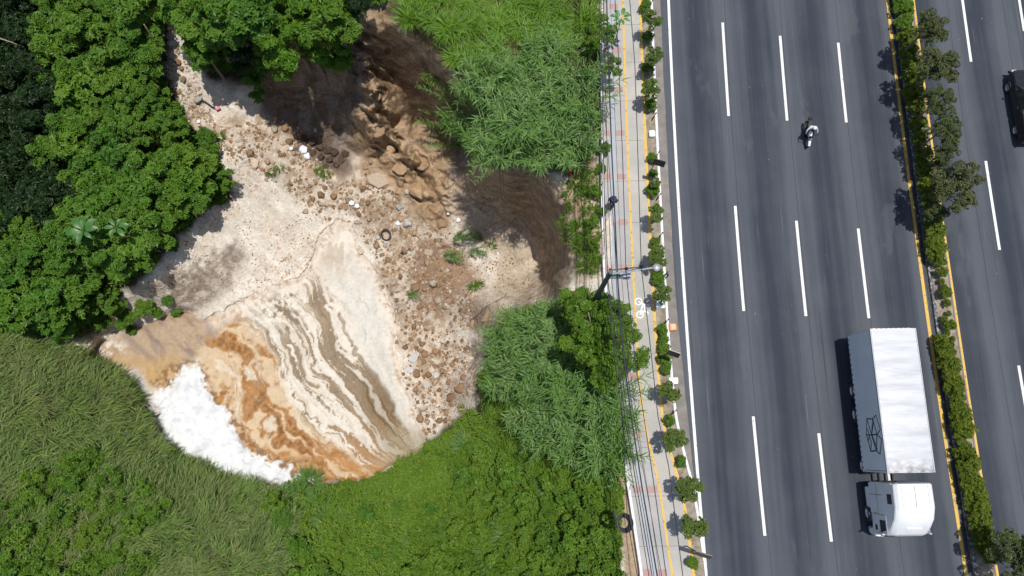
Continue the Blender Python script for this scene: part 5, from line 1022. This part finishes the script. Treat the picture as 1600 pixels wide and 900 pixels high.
ride = dict(pelvis=(0,-.22,.88),belly=(0,-.16,1.04),chest=(0,-.03,1.24),neck=(0,.05,1.4),head=(0,.12,1.54),shl=(-.2,-.02,1.33),ell=(-.34,.1,1.16),wrl=(-.36,.2,1.08),shr=(.2,-.02,1.33),elr=(.34,.1,1.16),wrr=(.36,.2,1.08),hpl=(-.11,-.18,.84),knl=(-.24,.2,.72),anl=(-.22,-.02,.3),tol=(-.22,.14,.25),hpr=(.11,-.18,.84),knr=(.24,.2,.72),anr=(.22,-.02,.3),tor=(.22,.14,.25))
person(Vector(mp)+Vector((0, 0, .02)), mo.rotation_euler[2], ride, 'rider in white and grey jacket and white helmet on the black motorcycle', M['jacket'], M['trous'], 'helmet', M['white_p'])

# ---------------------------------------------------------------- the truck: tractor and trailer, in its own frame (x right of travel... built along the road)
M['twhite'] = simple('trailer_white', (.80, .81, .82), (.70, .71, .73), .8, .45); M['tside'] = simple('trailer_side', (.78, .82, .86), (.70, .75, .80), .6, .4); M['chassis'] = simple('chassis_black', (.02, .02, .022), (.05, .045, .04), 6, .7)
def troof():
    m, t, p = newmat('trailer_roof'); p.inputs['Roughness'].default_value = .5; c = ocoord(t); n1 = noise(t, 1.3, 6, .65, vec=ocoord(t, (.25, 1.6, 1))); n2 = noise(t, 3.5, 6, .7, vec=ocoord(t, (.3, 1.3, 1)))
    col = mixc(t, ramp(t, n1, .42, .68), (.58, .59, .605), (.43, .44, .47)); col = mixc(t, ramp(t, n2, .70, .78), col, (.46, .45, .45)); t.links.new(col, p.inputs['Base Color'])
    sp = nd(t, 'ShaderNodeSeparateXYZ'); t.links.new(c, sp.inputs[0]); e = ramp(t, sp.outputs[1], -3.2, -4.1, 0, 1); nn = noise(t, 2.2, 6, .7, vec=c)
    mm = nd(t, 'ShaderNodeMath', operation='MULTIPLY'); t.links.new(e, mm.inputs[0]); t.links.new(ramp(t, nn, .42, .62), mm.inputs[1]); col = mixc(t, mm.outputs[0], col, (.16, .15, .14)); t.links.new(col, p.inputs['Base Color'])
    bump(t, n1, .6, .08, p); return m
M['troof'] = troof()
bT = float(bow(2.5)); TR = tag(empty('semi_trailer', rw(22.45, 2.5)+Vector((0, 0, 0)), ROADA), 'white box trailer with a black open box outline on its side, behind the tractor', 'trailer')
x0, x1, ya, yb = -1.34, 1.29, -4.12, 4.1         # local: x lateral, y along the road (tractor is towards -y)
m = MB(); m.box(x0, x1, ya, yb, 1.08, 3.97, 0); mo_ = m.build('cargo_box', [M['tside']], TR, .05, True)
m = MB()
n = 34                                     # roof sheet with shallow cross bows
rows = []
for i in range(n+1):
    y = ya+.01+(yb-ya-.02)*i/n; zz = 3.985+(.022 if i % 4 == 0 else .0)
    rows.append([(x0+.02, y, 3.975), (x0+.3, y, zz+.012), (0, y, zz+.03), (x1-.3, y, zz+.012), (x1-.02, y, 3.975)])
v = [q for r in rows for q in r]; f = [(i*5+k, i*5+k+1, (i+1)*5+k+1, (i+1)*5+k) for i in range(n) for k in range(4)]
m.add(v, f); m.build('roof', M['troof'], TR, smooth=True)
for sx, xx in ((-1, x0), (1, x1)):
    m = MB(); m.box(min(xx, xx+sx*.03), max(xx, xx+sx*.03), ya, yb, 3.88, 3.99); m.build('top_rail', M['twhite'], TR, .01)
    m = MB(); m.box(min(xx, xx+sx*.035), max(xx, xx+sx*.035), ya, yb, 1.02, 1.16); m.build('bottom_rail', M['twhite'], TR, .01)
m = MB()
for k in range(26):
    y = ya+.25+k*(yb-ya-.5)/25; m.box(x0-.05, x0-.033, y-.05, y+.05, 1.07+.03*(k % 2), 1.15); 
m.build('rivet_marks', M['chassis'], TR)
m = MB()
for i in range(9): m.box(x0+.1+i*.29, x0+.18+i*.29, yb+.01, yb+.05, 3.8, 3.88)
m.build('rear_marker_lights', M['tail'], TR)
for sx in (0, 1):
    m = MB(); a = x0+.06+sx*1.28; m.box(a, a+1.22, yb-.005, yb+.045, 1.15, 3.78); d = m.build('rear_door', M['twhite'], TR, .01)
    h = MB(); h.tube([(a+.3+.6*sx, yb+.08, 1.2), (a+.3+.6*sx, yb+.08, 3.7)], .02, 6); h.build('lock_bar', M['chrome'], d)
m = MB(); m.box(-.5, -.38, -2.5, yb-.1, .85, 1.08); m.box(.38, .5, -2.5, yb-.1, .85, 1.08); m.box(-1.2, 1.2, yb-.15, yb+.02, .45, .6); m.box(-.5, .5, -4.0, -2.4, .98, 1.08); m.build('frame', M['chassis'], TR, .01)
for sx in (-1, 1):
    m = MB(); m.box(sx*.8-.06, sx*.8+.06, -1.3, -1.14, .15, 1.05); m.box(sx*.8-.15, sx*.8+.15, -1.36, -1.08, .1, .15); m.build('landing_leg', M['chassis'], TR)
for y in (.75, -.72):
    for sx in (-1, 1):
        for k in (0, 1):
            wheel(TR, (sx*(1.12-.33*k), y, .5), .5, .27, 'x', rim='chrome' if k == 0 else 'chassis')
    m = MB(); m.tube([(-1.1, y, .5), (1.1, y, .5)], .09, 8); m.build('axle', M['chassis'], TR)
for sx in (-1, 1):
    m = MB(); m.box(sx*1.1-.25, sx*1.1+.25, 1.42, 1.45, .3, .95); m.build('mud_flap', M['rubber'], TR)
# black outline of an open box on the side
def onside(px, py):
    u, v_ = 1330+px/11.26, 640+py/11.26; d = np.array([(u-800)/FP, (450-v_)/FP*_U[1]+_F[1], (450-v_)/FP*_U[2]+_F[2]]); o_ = np.array([0, 0, H]); L0 = TR.location
    nx, ny = CA, SA; lx = (o_[0]-L0.x)*nx+(o_[1]-L0.y)*ny; t = (x0-.002-lx)/(d[0]*nx+d[1]*ny); q = o_+d*t
    return Vector((x0-.004, -(q[0]-L0.x)*SA+(q[1]-L0.y)*CA, q[2]))
m = MB(); kk = 0
LG = [((275,160),(378,165)),((378,165),(432,98)),((432,98),(515,352)),((515,352),(455,437)),((378,165),(455,437)),((275,160),(360,437)),((378,165),(360,437)),((398,205),(360,437)),((275,160),(270,440)),((275,330),(318,420)),((262,447),(460,437)),((455,437),(535,520)),((535,520),(510,785)),((510,785),(445,722)),((445,722),(348,733)),((348,733),(270,450)),((360,450),(445,722)),((372,455),(460,700)),((455,437),(445,722)),((315,460),(355,560)),((355,560),(348,733)),((318,460),(300,560))]
for a, b in LG:
    A, B_ = onside(*a), onside(*b); d = (B_-A).normalized(); n_ = Vector((0, -d.z, d.y))*.036; A = A-d*.012; B_ = B_+d*.012; e = Vector((-.0006*kk, 0, 0)); kk += 1
    m.add([A-n_+e, A+n_+e, B_+n_+e, B_-n_+e], [(0, 1, 2, 3)])
m.build('box_outline_emblem', simple('emblem_ink', (.02, .025, .06), (.03, .035, .07), 3, .6), TR)
m = MB(); m.box(x0-.006, x0-.004, ya+.1, ya+.13, 1.25, 3.8); m.box(x0-.006, x0-.004, ya+.1, yb-.1, 3.80, 3.83); m.build('side_seam', M['chassis'], TR)
# tractor
TC = tag(empty('truck_tractor', rw(22.52, -3.8), ROADA), 'white high roofed cab over truck tractor pulling the box trailer', 'truck')
def ring(y, zb, pts): return [(x, y, z) for x, z in pts]
def sec(y, w0, w1, zb, zt, r=.18):
    return [(-w0, y, zb), (-w0, y, zb+.6*(zt-zb)), (-w1, y, zt-r), (-w1+r, y, zt), (w1-r, y, zt), (w1, y, zt-r), (w0, y, zb+.6*(zt-zb)), (w0, y, zb)]
m = MB(); m.loft([sec(1.6, 1.17, 1.05, .95, 3.82), sec(1.55, 1.2, 1.1, .95, 3.9), sec(.3, 1.22, 1.12, .95, 3.9), sec(-.35, 1.22, 1.12, .95, 3.72, .24), sec(-.85, 1.22, 1.12, .95, 3.32, .3), sec(-1.22, 1.2, 1.08, .95, 2.92, .3), sec(-1.36, 1.14, 1.0, .95, 2.7, .3)])
cabo = m.build('cab', M['white_p'], TC, .05, True)
m = MB(); m.loft([[(-1.02, -1.385, 1.75), (1.02, -1.385, 1.75), (1.02, -1.40, 1.76), (-1.02, -1.40, 1.76)], [(-.95, -1.365, 2.62), (.95, -1.365, 2.62), (.95, -1.385, 2.61), (-.95, -1.385, 2.61)]]); m.build('windscreen', M['glass'], TC)
m = MB(); m.loft([[(-w, y, .38), (w, y, .38), (w, y, 1.0), (-w, y, 1.0)] for y, w in ((-1.0, 1.22), (-1.32, 1.2), (-1.48, 1.08), (-1.54, .9))]); bp = m.build('bumper', M['white_p'], TC, .05, True)
for sx in (-1, 1):
    h = MB(); h.box(min(sx*.7, sx*1.05), max(sx*.7, sx*1.05), -1.54, -1.45, .62, .82); h.build('headlight', M['lamp'], TC, .03)
m = MB(); [m.box(-.75, .75, -1.5, -1.44, 1.1+.12*k, 1.16+.12*k) for k in range(5)]; m.build('grille', M['chassis'], TC)
m = MB(); m.box(-.5, .5, -.62, -.55, 3.52, 3.55); m.box(-.02, .02, -.5, 1.3, 3.905, 3.915); m.build('roof_vent', M['chrome'], TC) if False else None
m = MB(); m.box(-.012, .012, .3, 1.5, 3.895, 3.908); m.box(-.75, -.738, .3, 1.5, 3.895, 3.908); m.box(.738, .75, .3, 1.5, 3.895, 3.908); m.build('roof_seam', M['chassis'], TC)
for sx in (-1, 1):
    m = MB(); m.box(min(sx*1.225, sx*1.229), max(sx*1.225, sx*1.229), -.2, -.18, 1.0, 2.6); m.box(min(sx*1.225, sx*1.229), max(sx*1.225, sx*1.229), -.18, 1.5, 1.9, 1.92); m.box(min(sx*1.225, sx*1.229), max(sx*1.225, sx*1.229), .9, .92, 1.0, 2.5); m.build('body_seam', M['chassis'], TC)
m = MB(); m.box(-.42, .42, -.9, -.82, 3.31, 3.37); m.build('roof_vent', M['tside'], TC, .02)
for sx in (-1, 1):
    X = sx*1.222
    def panel(nm, pts, mat, e, par=TC):
        mm = MB(); q = [(sx*x, y, z) for x, y, z in pts]; q2 = [(a-sx*.03, b, c) for a, b, c in q]; mm.loft([q2, [(a+sx*e, b, c) for a, b, c in q]]); return mm.build(nm, mat, par)
    side = lambda z: 1.22-(max(0, z-2.7)/1.0)*.10
    panel('sleeper_window', [(side(3.1)+.0, .45, 3.02), (side(3.1), 1.0, 3.02), (side(3.45)-.01, 1.0, 3.46), (side(3.45)-.01, .45, 3.46)], M['glass'], .012)
    dr = MB(); dr.box(min(X, X+sx*.012), max(X, X+sx*.012), -1.28, -.22, 1.05, 2.7); dr.v = [(x-(sx*.015 if z > 2.5 else 0), y, z) for x, y, z in dr.v]; D_ = dr.build('door', M['white_p'], TC, .004)
    w = MB(); w.box(min(X+sx*.01, X+sx*.02), max(X+sx*.01, X+sx*.02), -1.2, -.5, 1.95, 2.58); w.v = [(x-(sx*.012 if z > 2.5 else 0), y+(.16 if y < -1.1 and z > 2.5 else 0), z) for x, y, z in w.v]; w.build('door_window', M['glass'], D_)
    w = MB(); w.box(min(X+sx*.01, X+sx*.02), max(X+sx*.01, X+sx*.02), -1.1, -.8, 1.35, 1.6); w.build('lower_window', M['glass'], D_)
    w = MB(); w.tube([(X+sx*.04, -.12, 1.5), (X+sx*.04, -.12, 1.75)], .015, 6); w.build('handle', M['chrome'], D_)
    w = MB(); w.tube([(X, -1.12, 2.6), (X+sx*.12, -1.25, 2.55), (X+sx*.12, -1.25, 1.9), (X, -1.15, 1.85)], .018, 6); mr = w.build('mirror_arm', M['chrome'], TC)
    w = MB(); w.box(X+sx*.12-.08, X+sx*.12+.08, -1.3, -1.22, 1.95, 2.5); w.build('mirror', M['white_p'], mr, .02)
    w = MB(); w.box(min(X, X+sx*.012), max(X, X+sx*.012), .25, .5, 1.6, 1.85); w.build('locker_hatch', M['tside'], TC, .004)
    w = MB(); w.box(min(X-sx*.3, X), max(X-sx*.3, X), .1, 1.3, .5, .94); w.build('side_skirt', M['white_p'], TC, .03)
    w = MB(); w.loft([[(X-sx*.34, y, z), (X+sx*.02, y, z), (X+sx*.02, y, z+.05), (X-sx*.34, y, z+.05)] for y, z in ((-1.1,.55),(-.95,.95),(-.55,1.1),(-.15,.95),(0,.55))]); w.build('wheel_arch', M['chassis'], TC)
    wheel(TC, (sx*1.08, -.15-.33+.22, .5), .5, .3, 'x')
    for k in (0, 1): wheel(TC, (sx*(1.08-.32*k), 2.5, .5), .5, .27, 'x', rim='chrome' if k == 0 else 'chassis')
    w = MB(); w.lathe([(.001,.55),(.27,.55),(.3,.5),(.3,-.5),(.27,-.55),(.001,-.55)], (sx*.92, 1.2, .62), 'y', 18) if False else w.lathe([(.001,1.15),(.26,1.15),(.29,1.1),(.29,.45),(.26,.4),(.001,.4)], (sx*.9, .0, .66), 'y', 18); w.build('fuel_tank', M['chrome'], TC, smooth=True)
m = MB(); m.box(-.45, -.35, -.9, 3.3, .62, .86); m.box(.35, .45, -.9, 3.3, .62, .86); m.box(-.9, .9, 1.5, 1.62, .9, 1.5); m.box(-.5, .5, 2.1, 2.9, .87, 1.0); m.build('frame', M['rubber'], TC, .01)
m = MB(); m.tube([(.0, 1.52, 1.4), (.05, 1.6, 1.9), (-.25, 1.62, 1.5), (.1, 1.66, 1.3)], .03, 8); m.tube([(.2, 1.5, 1.7), (.5, 1.58, 1.3), (.3, 1.66, 1.2)], .02, 8); m.build('air_hoses', M['rubber'], TC, smooth=True)
for sx in (-1, 1):
    m = MB(); m.box(min(sx*1.07, sx*1.12), max(sx*1.07, sx*1.12), 1.4, 1.62, 1.0, 3.5); m.v = [(x, y, z) for x, y, z in m.v]; m.build('side_extender', M['white_p'], TC, .03)
m = MB(); m.tube([(-.7, 1.55, .9), (-.7, 1.55, 3.4)], .07, 10); m.build('exhaust_stack', M['chrome'], TC, smooth=True)

# ---------------------------------------------------------------- black pickup at the right edge, heading up
PK = tag(empty('pickup', rw(34.2+.95+float(bow(22)), 22.15), ROADA), 'black pickup truck with an open bed at the right edge of the photo', 'pickup')
def psec(y, w, zb, zt, wt=None, r=.1): wt = wt or w-.04; return [(-w, y, zb), (-w, y, zt-r*2), (-wt, y, zt), (wt, y, zt), (w, y, zt-r*2), (w, y, zb)]
m = MB(); m.loft([psec(-2.65,.86,.42,1.0), psec(-2.6,.92,.4,1.12), psec(-1.0,.93,.4,1.14), psec(.2,.94,.4,1.1), psec(1.2,.94,.4,1.1), psec(1.5,.93,.4,1.08), psec(2.3,.88,.42,.95), psec(2.6,.74,.45,.8)]); m.build('body', M['black'], PK, .04, True)
m = MB(); m.loft([[(-w, y, 1.08), (w, y, 1.08), (w*.82, y2, z), (-w*.82, y2, z)] for y, y2, w, z in ((-.55,-.45,.9,1.12),(-.5,-.35,.9,1.66),(.6,.45,.9,1.68),(1.35,1.2,.88,1.12))]); m.build('cabin', M['glass'], PK, .03, True)
m = MB(); m.loft([[(-w, y, z), (w, y, z), (w, y, z+.04), (-w, y, z+.04)] for y, w, z in ((-.42,.7,1.66),(0,.74,1.7),(.5,.7,1.66))]); m.build('roof', M['black'], PK, .02, True)
for sx in (-1, 1):
    m = MB(); m.box(min(sx*.8, sx*.93), max(sx*.8, sx*.93), -2.55, -.6, 1.05, 1.26); m.build('bed_side', M['black'], PK, .03)
    m = MB(); m.box(min(sx*.945, sx*.95), max(sx*.945, sx*.95), -.5, .9, .55, 1.08); d = m.build('door', M['black'], PK); q = MB(); q.box(min(sx*.95, sx*.975), max(sx*.95, sx*.975), -.35, -.2, .93, .97); q.build('handle', M['chrome'], d)
    m = MB(); m.box(min(sx*.93, sx*1.12), max(sx*.93, sx*1.12), .85, .97, 1.12, 1.27); m.build('mirror', M['black'], PK, .03)
    m = MB(); m.box(sx*.62-.17, sx*.62+.17, 2.42, 2.6, .66, .82); m.build('headlight', M['lamp'], PK, .03)
    m = MB(); m.box(sx*.82-.07, sx*.82+.07, -2.7, -2.6, .72, 1.02); m.build('tail_light', M['tail'], PK, .01)
    for y in (1.55, -1.6): wheel(PK, (sx*.86, y, .36), .36, .24)
m = MB(); m.box(-.8, .8, -2.5, -.6, 1.145, 1.165); m.build('bed_floor', simple('grey_bed', (.3, .32, .36), (.2, .22, .25), 3, .6), PK)
m = MB(); m.tube([(-.8,-.62,1.2),(-.74,-.62,1.62),(.74,-.62,1.62),(.8,-.62,1.2)], .03, 8); m.build('roll_bar', M['chrome'], PK, smooth=True)
m = MB(); m.box(-.85, .85, -2.66, -2.58, .7, 1.2); m.build('tailgate', M['black'], PK, .02)
m = MB(); m.box(-.85, .85, 2.55, 2.68, .42, .62); m.build('front_bumper', M['chassis'], PK, .03)

# ---------------------------------------------------------------- lamp pole, wires, small street things
M['pole'] = simple('pole_concrete', (.11, .115, .11), (.07, .075, .07), 3, .8); M['galv'] = simple('galvanised', (.5, .52, .55), (.4, .42, .45), 5, .45, .6); M['wire'] = simple('wire_black', (.02, .02, .025), (.03, .03, .035), 2, .6)
HP = 9.6; tp = unproj(953, 427, HP); bp_ = Vector((tp[0], tp[1], -.3)); PO = tag(empty('lamp_pole', bp_), 'tall utility pole with a long street lamp arm over the cycle path', 'street lamp')
m = MB(); m.tube([(0,0,-1.2),(0,0,4),(0,0,HP+.6)], [.21,.17,.12], 12); m.build('pole', M['pole'], PO, smooth=True)
def rel(u, v, z): return Vector(unproj(u, v, z))-bp_
m = MB(); m.tube([rel(953,428,HP-.3), rel(985,424,HP), rel(1020,418.5,HP+.1)], [.06,.05,.04], 8); ar = m.build('lamp_arm', M['galv'], PO, smooth=True)
m = MB(); c = rel(1026,418,HP+.1); m.lathe([(.001,.1),(.12,.09),(.2,.02),(.21,-.05),(.15,-.07),(.001,-.08)], tuple(c), n=18); m.build('lamp_head', M['galv'], PO, smooth=True)
m = MB(); m.tube([rel(955,422,HP-.1), rel(1003,417,HP-.1)], .04, 6); m.tube([rel(978,424,HP-.4), rel(1003,418,HP-.1)], .02, 6); m.build('cross_arm', M['pole'], PO)
m = MB(); 
for a, b in (((952,427.5),(985,427.5)),((951.5,435),(984,435)),((952,427.5),(951.5,435)),((985,427.5),(984,435))): m.tube([rel(*a,8.2), rel(*b,8.2)], .03, 6)
m.build('bracket_frame', M['white_p'], PO)
for k in range(7):
    m = MB(); m.tube([rel(954+k*3.6,429,8.2), rel(954+k*3.6,434,8.2)], [.07,.05], 8); m.build('insulator', simple('teal_glass', (.18,.3,.28), (.1,.2,.18), 4, .3) if k == 0 else bpy.data.materials['teal_glass'], PO)
m = MB(); m.box(*[f(x) for x, f in zip((0,0),(lambda q: rel(978,431,8.2).x-.16, lambda q: rel(978,431,8.2).x+.22))], rel(978,431,8.2).y-.16, rel(978,431,8.2).y+.16, 8.3, 8.5+.1); m.build('junction_box', simple('violet_grey', (.35,.35,.5), (.3,.3,.42), 3, .5), PO, .02)
for u, v in ((978,421),(1002,417.5),(953,423)):
    m = MB(); c = rel(u, v, HP-.1); m.lathe([(.001,.3),(.05,.28),(.05,.2),(.09,.17),(.05,.14),(.09,.11),(.05,.08),(.05,0)], tuple(c), n=12); m.build('wire_insulator', M['black'], PO, smooth=True)
def wire(pts, z, r, lab, nm='power_line'):
    P3 = [Vector(unproj(u, v, z)) for u, v in pts]; a = P3[0]+(P3[0]-P3[1]).normalized()*14; b = P3[-1]+(P3[-1]-P3[-2]).normalized()*14
    m = MB(); m.tube([a]+P3+[b], r, 5, cap=False); return tag(m.build(nm, M['wire'], smooth=True), lab, 'cable', 'cables strung along the footway')
wire([(984,0),(992,100),(997,250),(1002,417),(1015,530),(1028,650),(1045,730),(1067,900)], HP+.1, .022, 'thin cable over the cycle path through the outer insulator')
wire([(961,0),(966,80),(973,250),(978,420),(992,560),(1012,690),(1025,780),(1041,900)], HP+.1, .022, 'cable over the footway through the inner insulator')
wire([(948,0),(951,110),(956,240),(961,340),(965,430),(970,520),(985,640),(1003,760),(1027,900)], 8.3, .038, 'thick black cable bundle above the blue grey footway strip')
wire([(939,0),(941,150),(944,300),(950,440),(964,560),(978,660),(1000,790),(1019,900)], 8.3, .025, 'leftmost black cable over the low wall')
wire([(943,0),(946,130),(950,300),(956,440),(969,560),(984,680),(1006,800),(1022,900)], 8.2, .018, 'thin cable between the leftmost cable and the thick bundle')
wire([(936,0),(938,120),(941,300),(947,430),(961,560),(975,680),(996,790),(1014,900)], 7.6, .02, 'thin cable left of the leftmost black cable')
wire([(966,440),(974,540),(990,650),(1008,750),(1034,900)], 8.0, .018, 'thin cable starting at the lamp pole, right of the bundle')
wire([(954,0),(958,120),(966,300),(971,430),(982,560),(1000,690),(1014,780),(1031,900)], 7.8, .012, 'hair thin telephone wire over the footway')
wire([(976,725),(978,770),(981,815),(986,845),(996,900)], 4.6, .022, 'service cable that carries the black coil')
m = MB(); R0 = .33; c0 = Vector(unproj(974, 817, 4.4))
for k in range(4): m.tube([c0+Vector(((R0+.05*k)*math.cos(t)*.85+.02*k, (R0+.05*k)*math.sin(t), .05*k+.12*math.cos(t))) for t in [2*math.pi*j/20 for j in range(21)]], .055, 6, cap=False)
m.tube([c0+Vector((-.4, .1, .1)), c0+Vector((-.55, .5, .25)), c0+Vector((-.3, .55, .2))], .05, 6); tag(m.build('cable_coil', M['wire'], smooth=True), 'coil of spare black cable hanging beside the footway', 'cable coil')
# wall railing
RL = tag(empty('railing', rw(6.2, 12)), 'thin metal railing on the low wall beside the gully', 'railing'); RL.rotation_euler = (0, 0, ROADA)
S_ = np.arange(7.5, 22, 1.6); m = MB(); m.tube([(float(fwl(s)+bow(s))-.08-6.2, s-12, 1.0) for s in np.arange(7.5, 22.1, .8)], .025, 6); m.build('rail', M['galv'], RL, smooth=True)
for s in S_: m = MB(); m.tube([(float(fwl(s)+bow(s))-.08-6.2, s-12, .28), (float(fwl(s)+bow(s))-.08-6.2, s-12, 1.0)], .022, 6); m.build('post', M['pole'], RL)
# signs, posts
def sign(u, v, h, w, ang, lab, plate='black'):
    (b, zg) = flatbase(u, v, h); o = tag(empty('road_sign', b, ang), lab, 'sign', 'dark signs on the kerb'); m = MB(); m.tube([(0,0,-.2),(0,0,h)], .035, 8); m.build('post', M['pole'], o)
    m = MB(); m.box(-.15, w, -.03, .03, h-.28, h+.12); m.v = [(x, y+(z-h)*.55, z) for x, y, z in m.v]; m.build('plate', M[plate], o, .01)
sign(1026, 249, 2.6, .62, -.3, 'dark sign plate over the gutter near the top street trees'); sign(1048, 549, 2.6, .6, -.35, 'slim dark sign plate over the gutter by the long shrub row'); sign(1090, 863, 2.9, .8, -.3, 'lowest dark sign on a bent post over the white road line')
for i, (u, v) in enumerate([(1017,4),(1019,121),(1022,181),(1027,241),(1029,307),(1032,368),(1040,429),(1041,503),(1053,645)]):
    b, zg = flatbase(u, v, .5); o = tag(empty('kerb_post', b), 'short dark leaning post on the kerb, %s from the top' % ordn[i], 'post', 'short leaning posts along the kerb'); m = MB(); m.tube([(-.1,-.12,-.2),(.0,.0,.3),(.12,.14,.62)], [.05,.05,.04], 8); m.build('shaft', M['black'], o, smooth=True)
    m = MB(); m.tube([(.12,.14,.62),(.14,.165,.68)], [.055,.05], 8); m.build('cap', M['pole'], o)
m = MB(); m.lathe([(.001,.07),(.1,.065),(.15,.03),(.16,0)], n=14); o = m.build('road_stud', M['black'], smooth=True); o.location = unproj(1041, 430, .02); tag(o, 'dark drain stud in the gutter below the lamp head', 'stud')
M['orange'] = simple('orange_plastic', (.75, .22, .07), (.8, .35, .15), 6, .5)
o = tag(empty('barrier_box', unproj(1050, 512, .01), .05), 'orange plastic box standing in the gutter beside the kerb', 'box'); m = MB(); m.loft([[(-w,-h_,z),(w,-h_,z),(w,h_,z),(-w,h_,z)] for w, h_, z in ((.24,.24,0),(.22,.22,.32),(.17,.17,.34))]); m.build('shell', M['orange'], o, .02)
m = MB(); m.box(-.13,.13,-.15,.15,.33,.36); m.build('lid', simple('pale_orange', (.8,.5,.3), (.7,.4,.22), 5, .6), o, .01)
def slabbox(u, v, w, d, h, lab, mt): 
    o = tag(empty('service_box', unproj(u, v, .1), ROADA), lab, 'box'); m = MB(); m.box(-w,w,-d,d,0,h); m.build('housing', mt, o, .03); m = MB(); m.box(-w*.8,w*.8,-d*.8,d*.8,h,h+.03); m.build('cover', M['white_p'], o, .01)
slabbox(1018, 211, .2, .22, .3, 'white box in the kerb bed among the street shrubs', M['white_p']); slabbox(1031, 476, .34, .28, .12, 'blue grey service cover in the kerb bed below the round tree', M['band']); slabbox(1052, 595, .3, .2, .1, 'white service cover at the end of the long shrub row', M['kerbw']); slabbox(1085, 763, .2, .22, .25, 'white box under the street tree at the bend', M['white_p'])
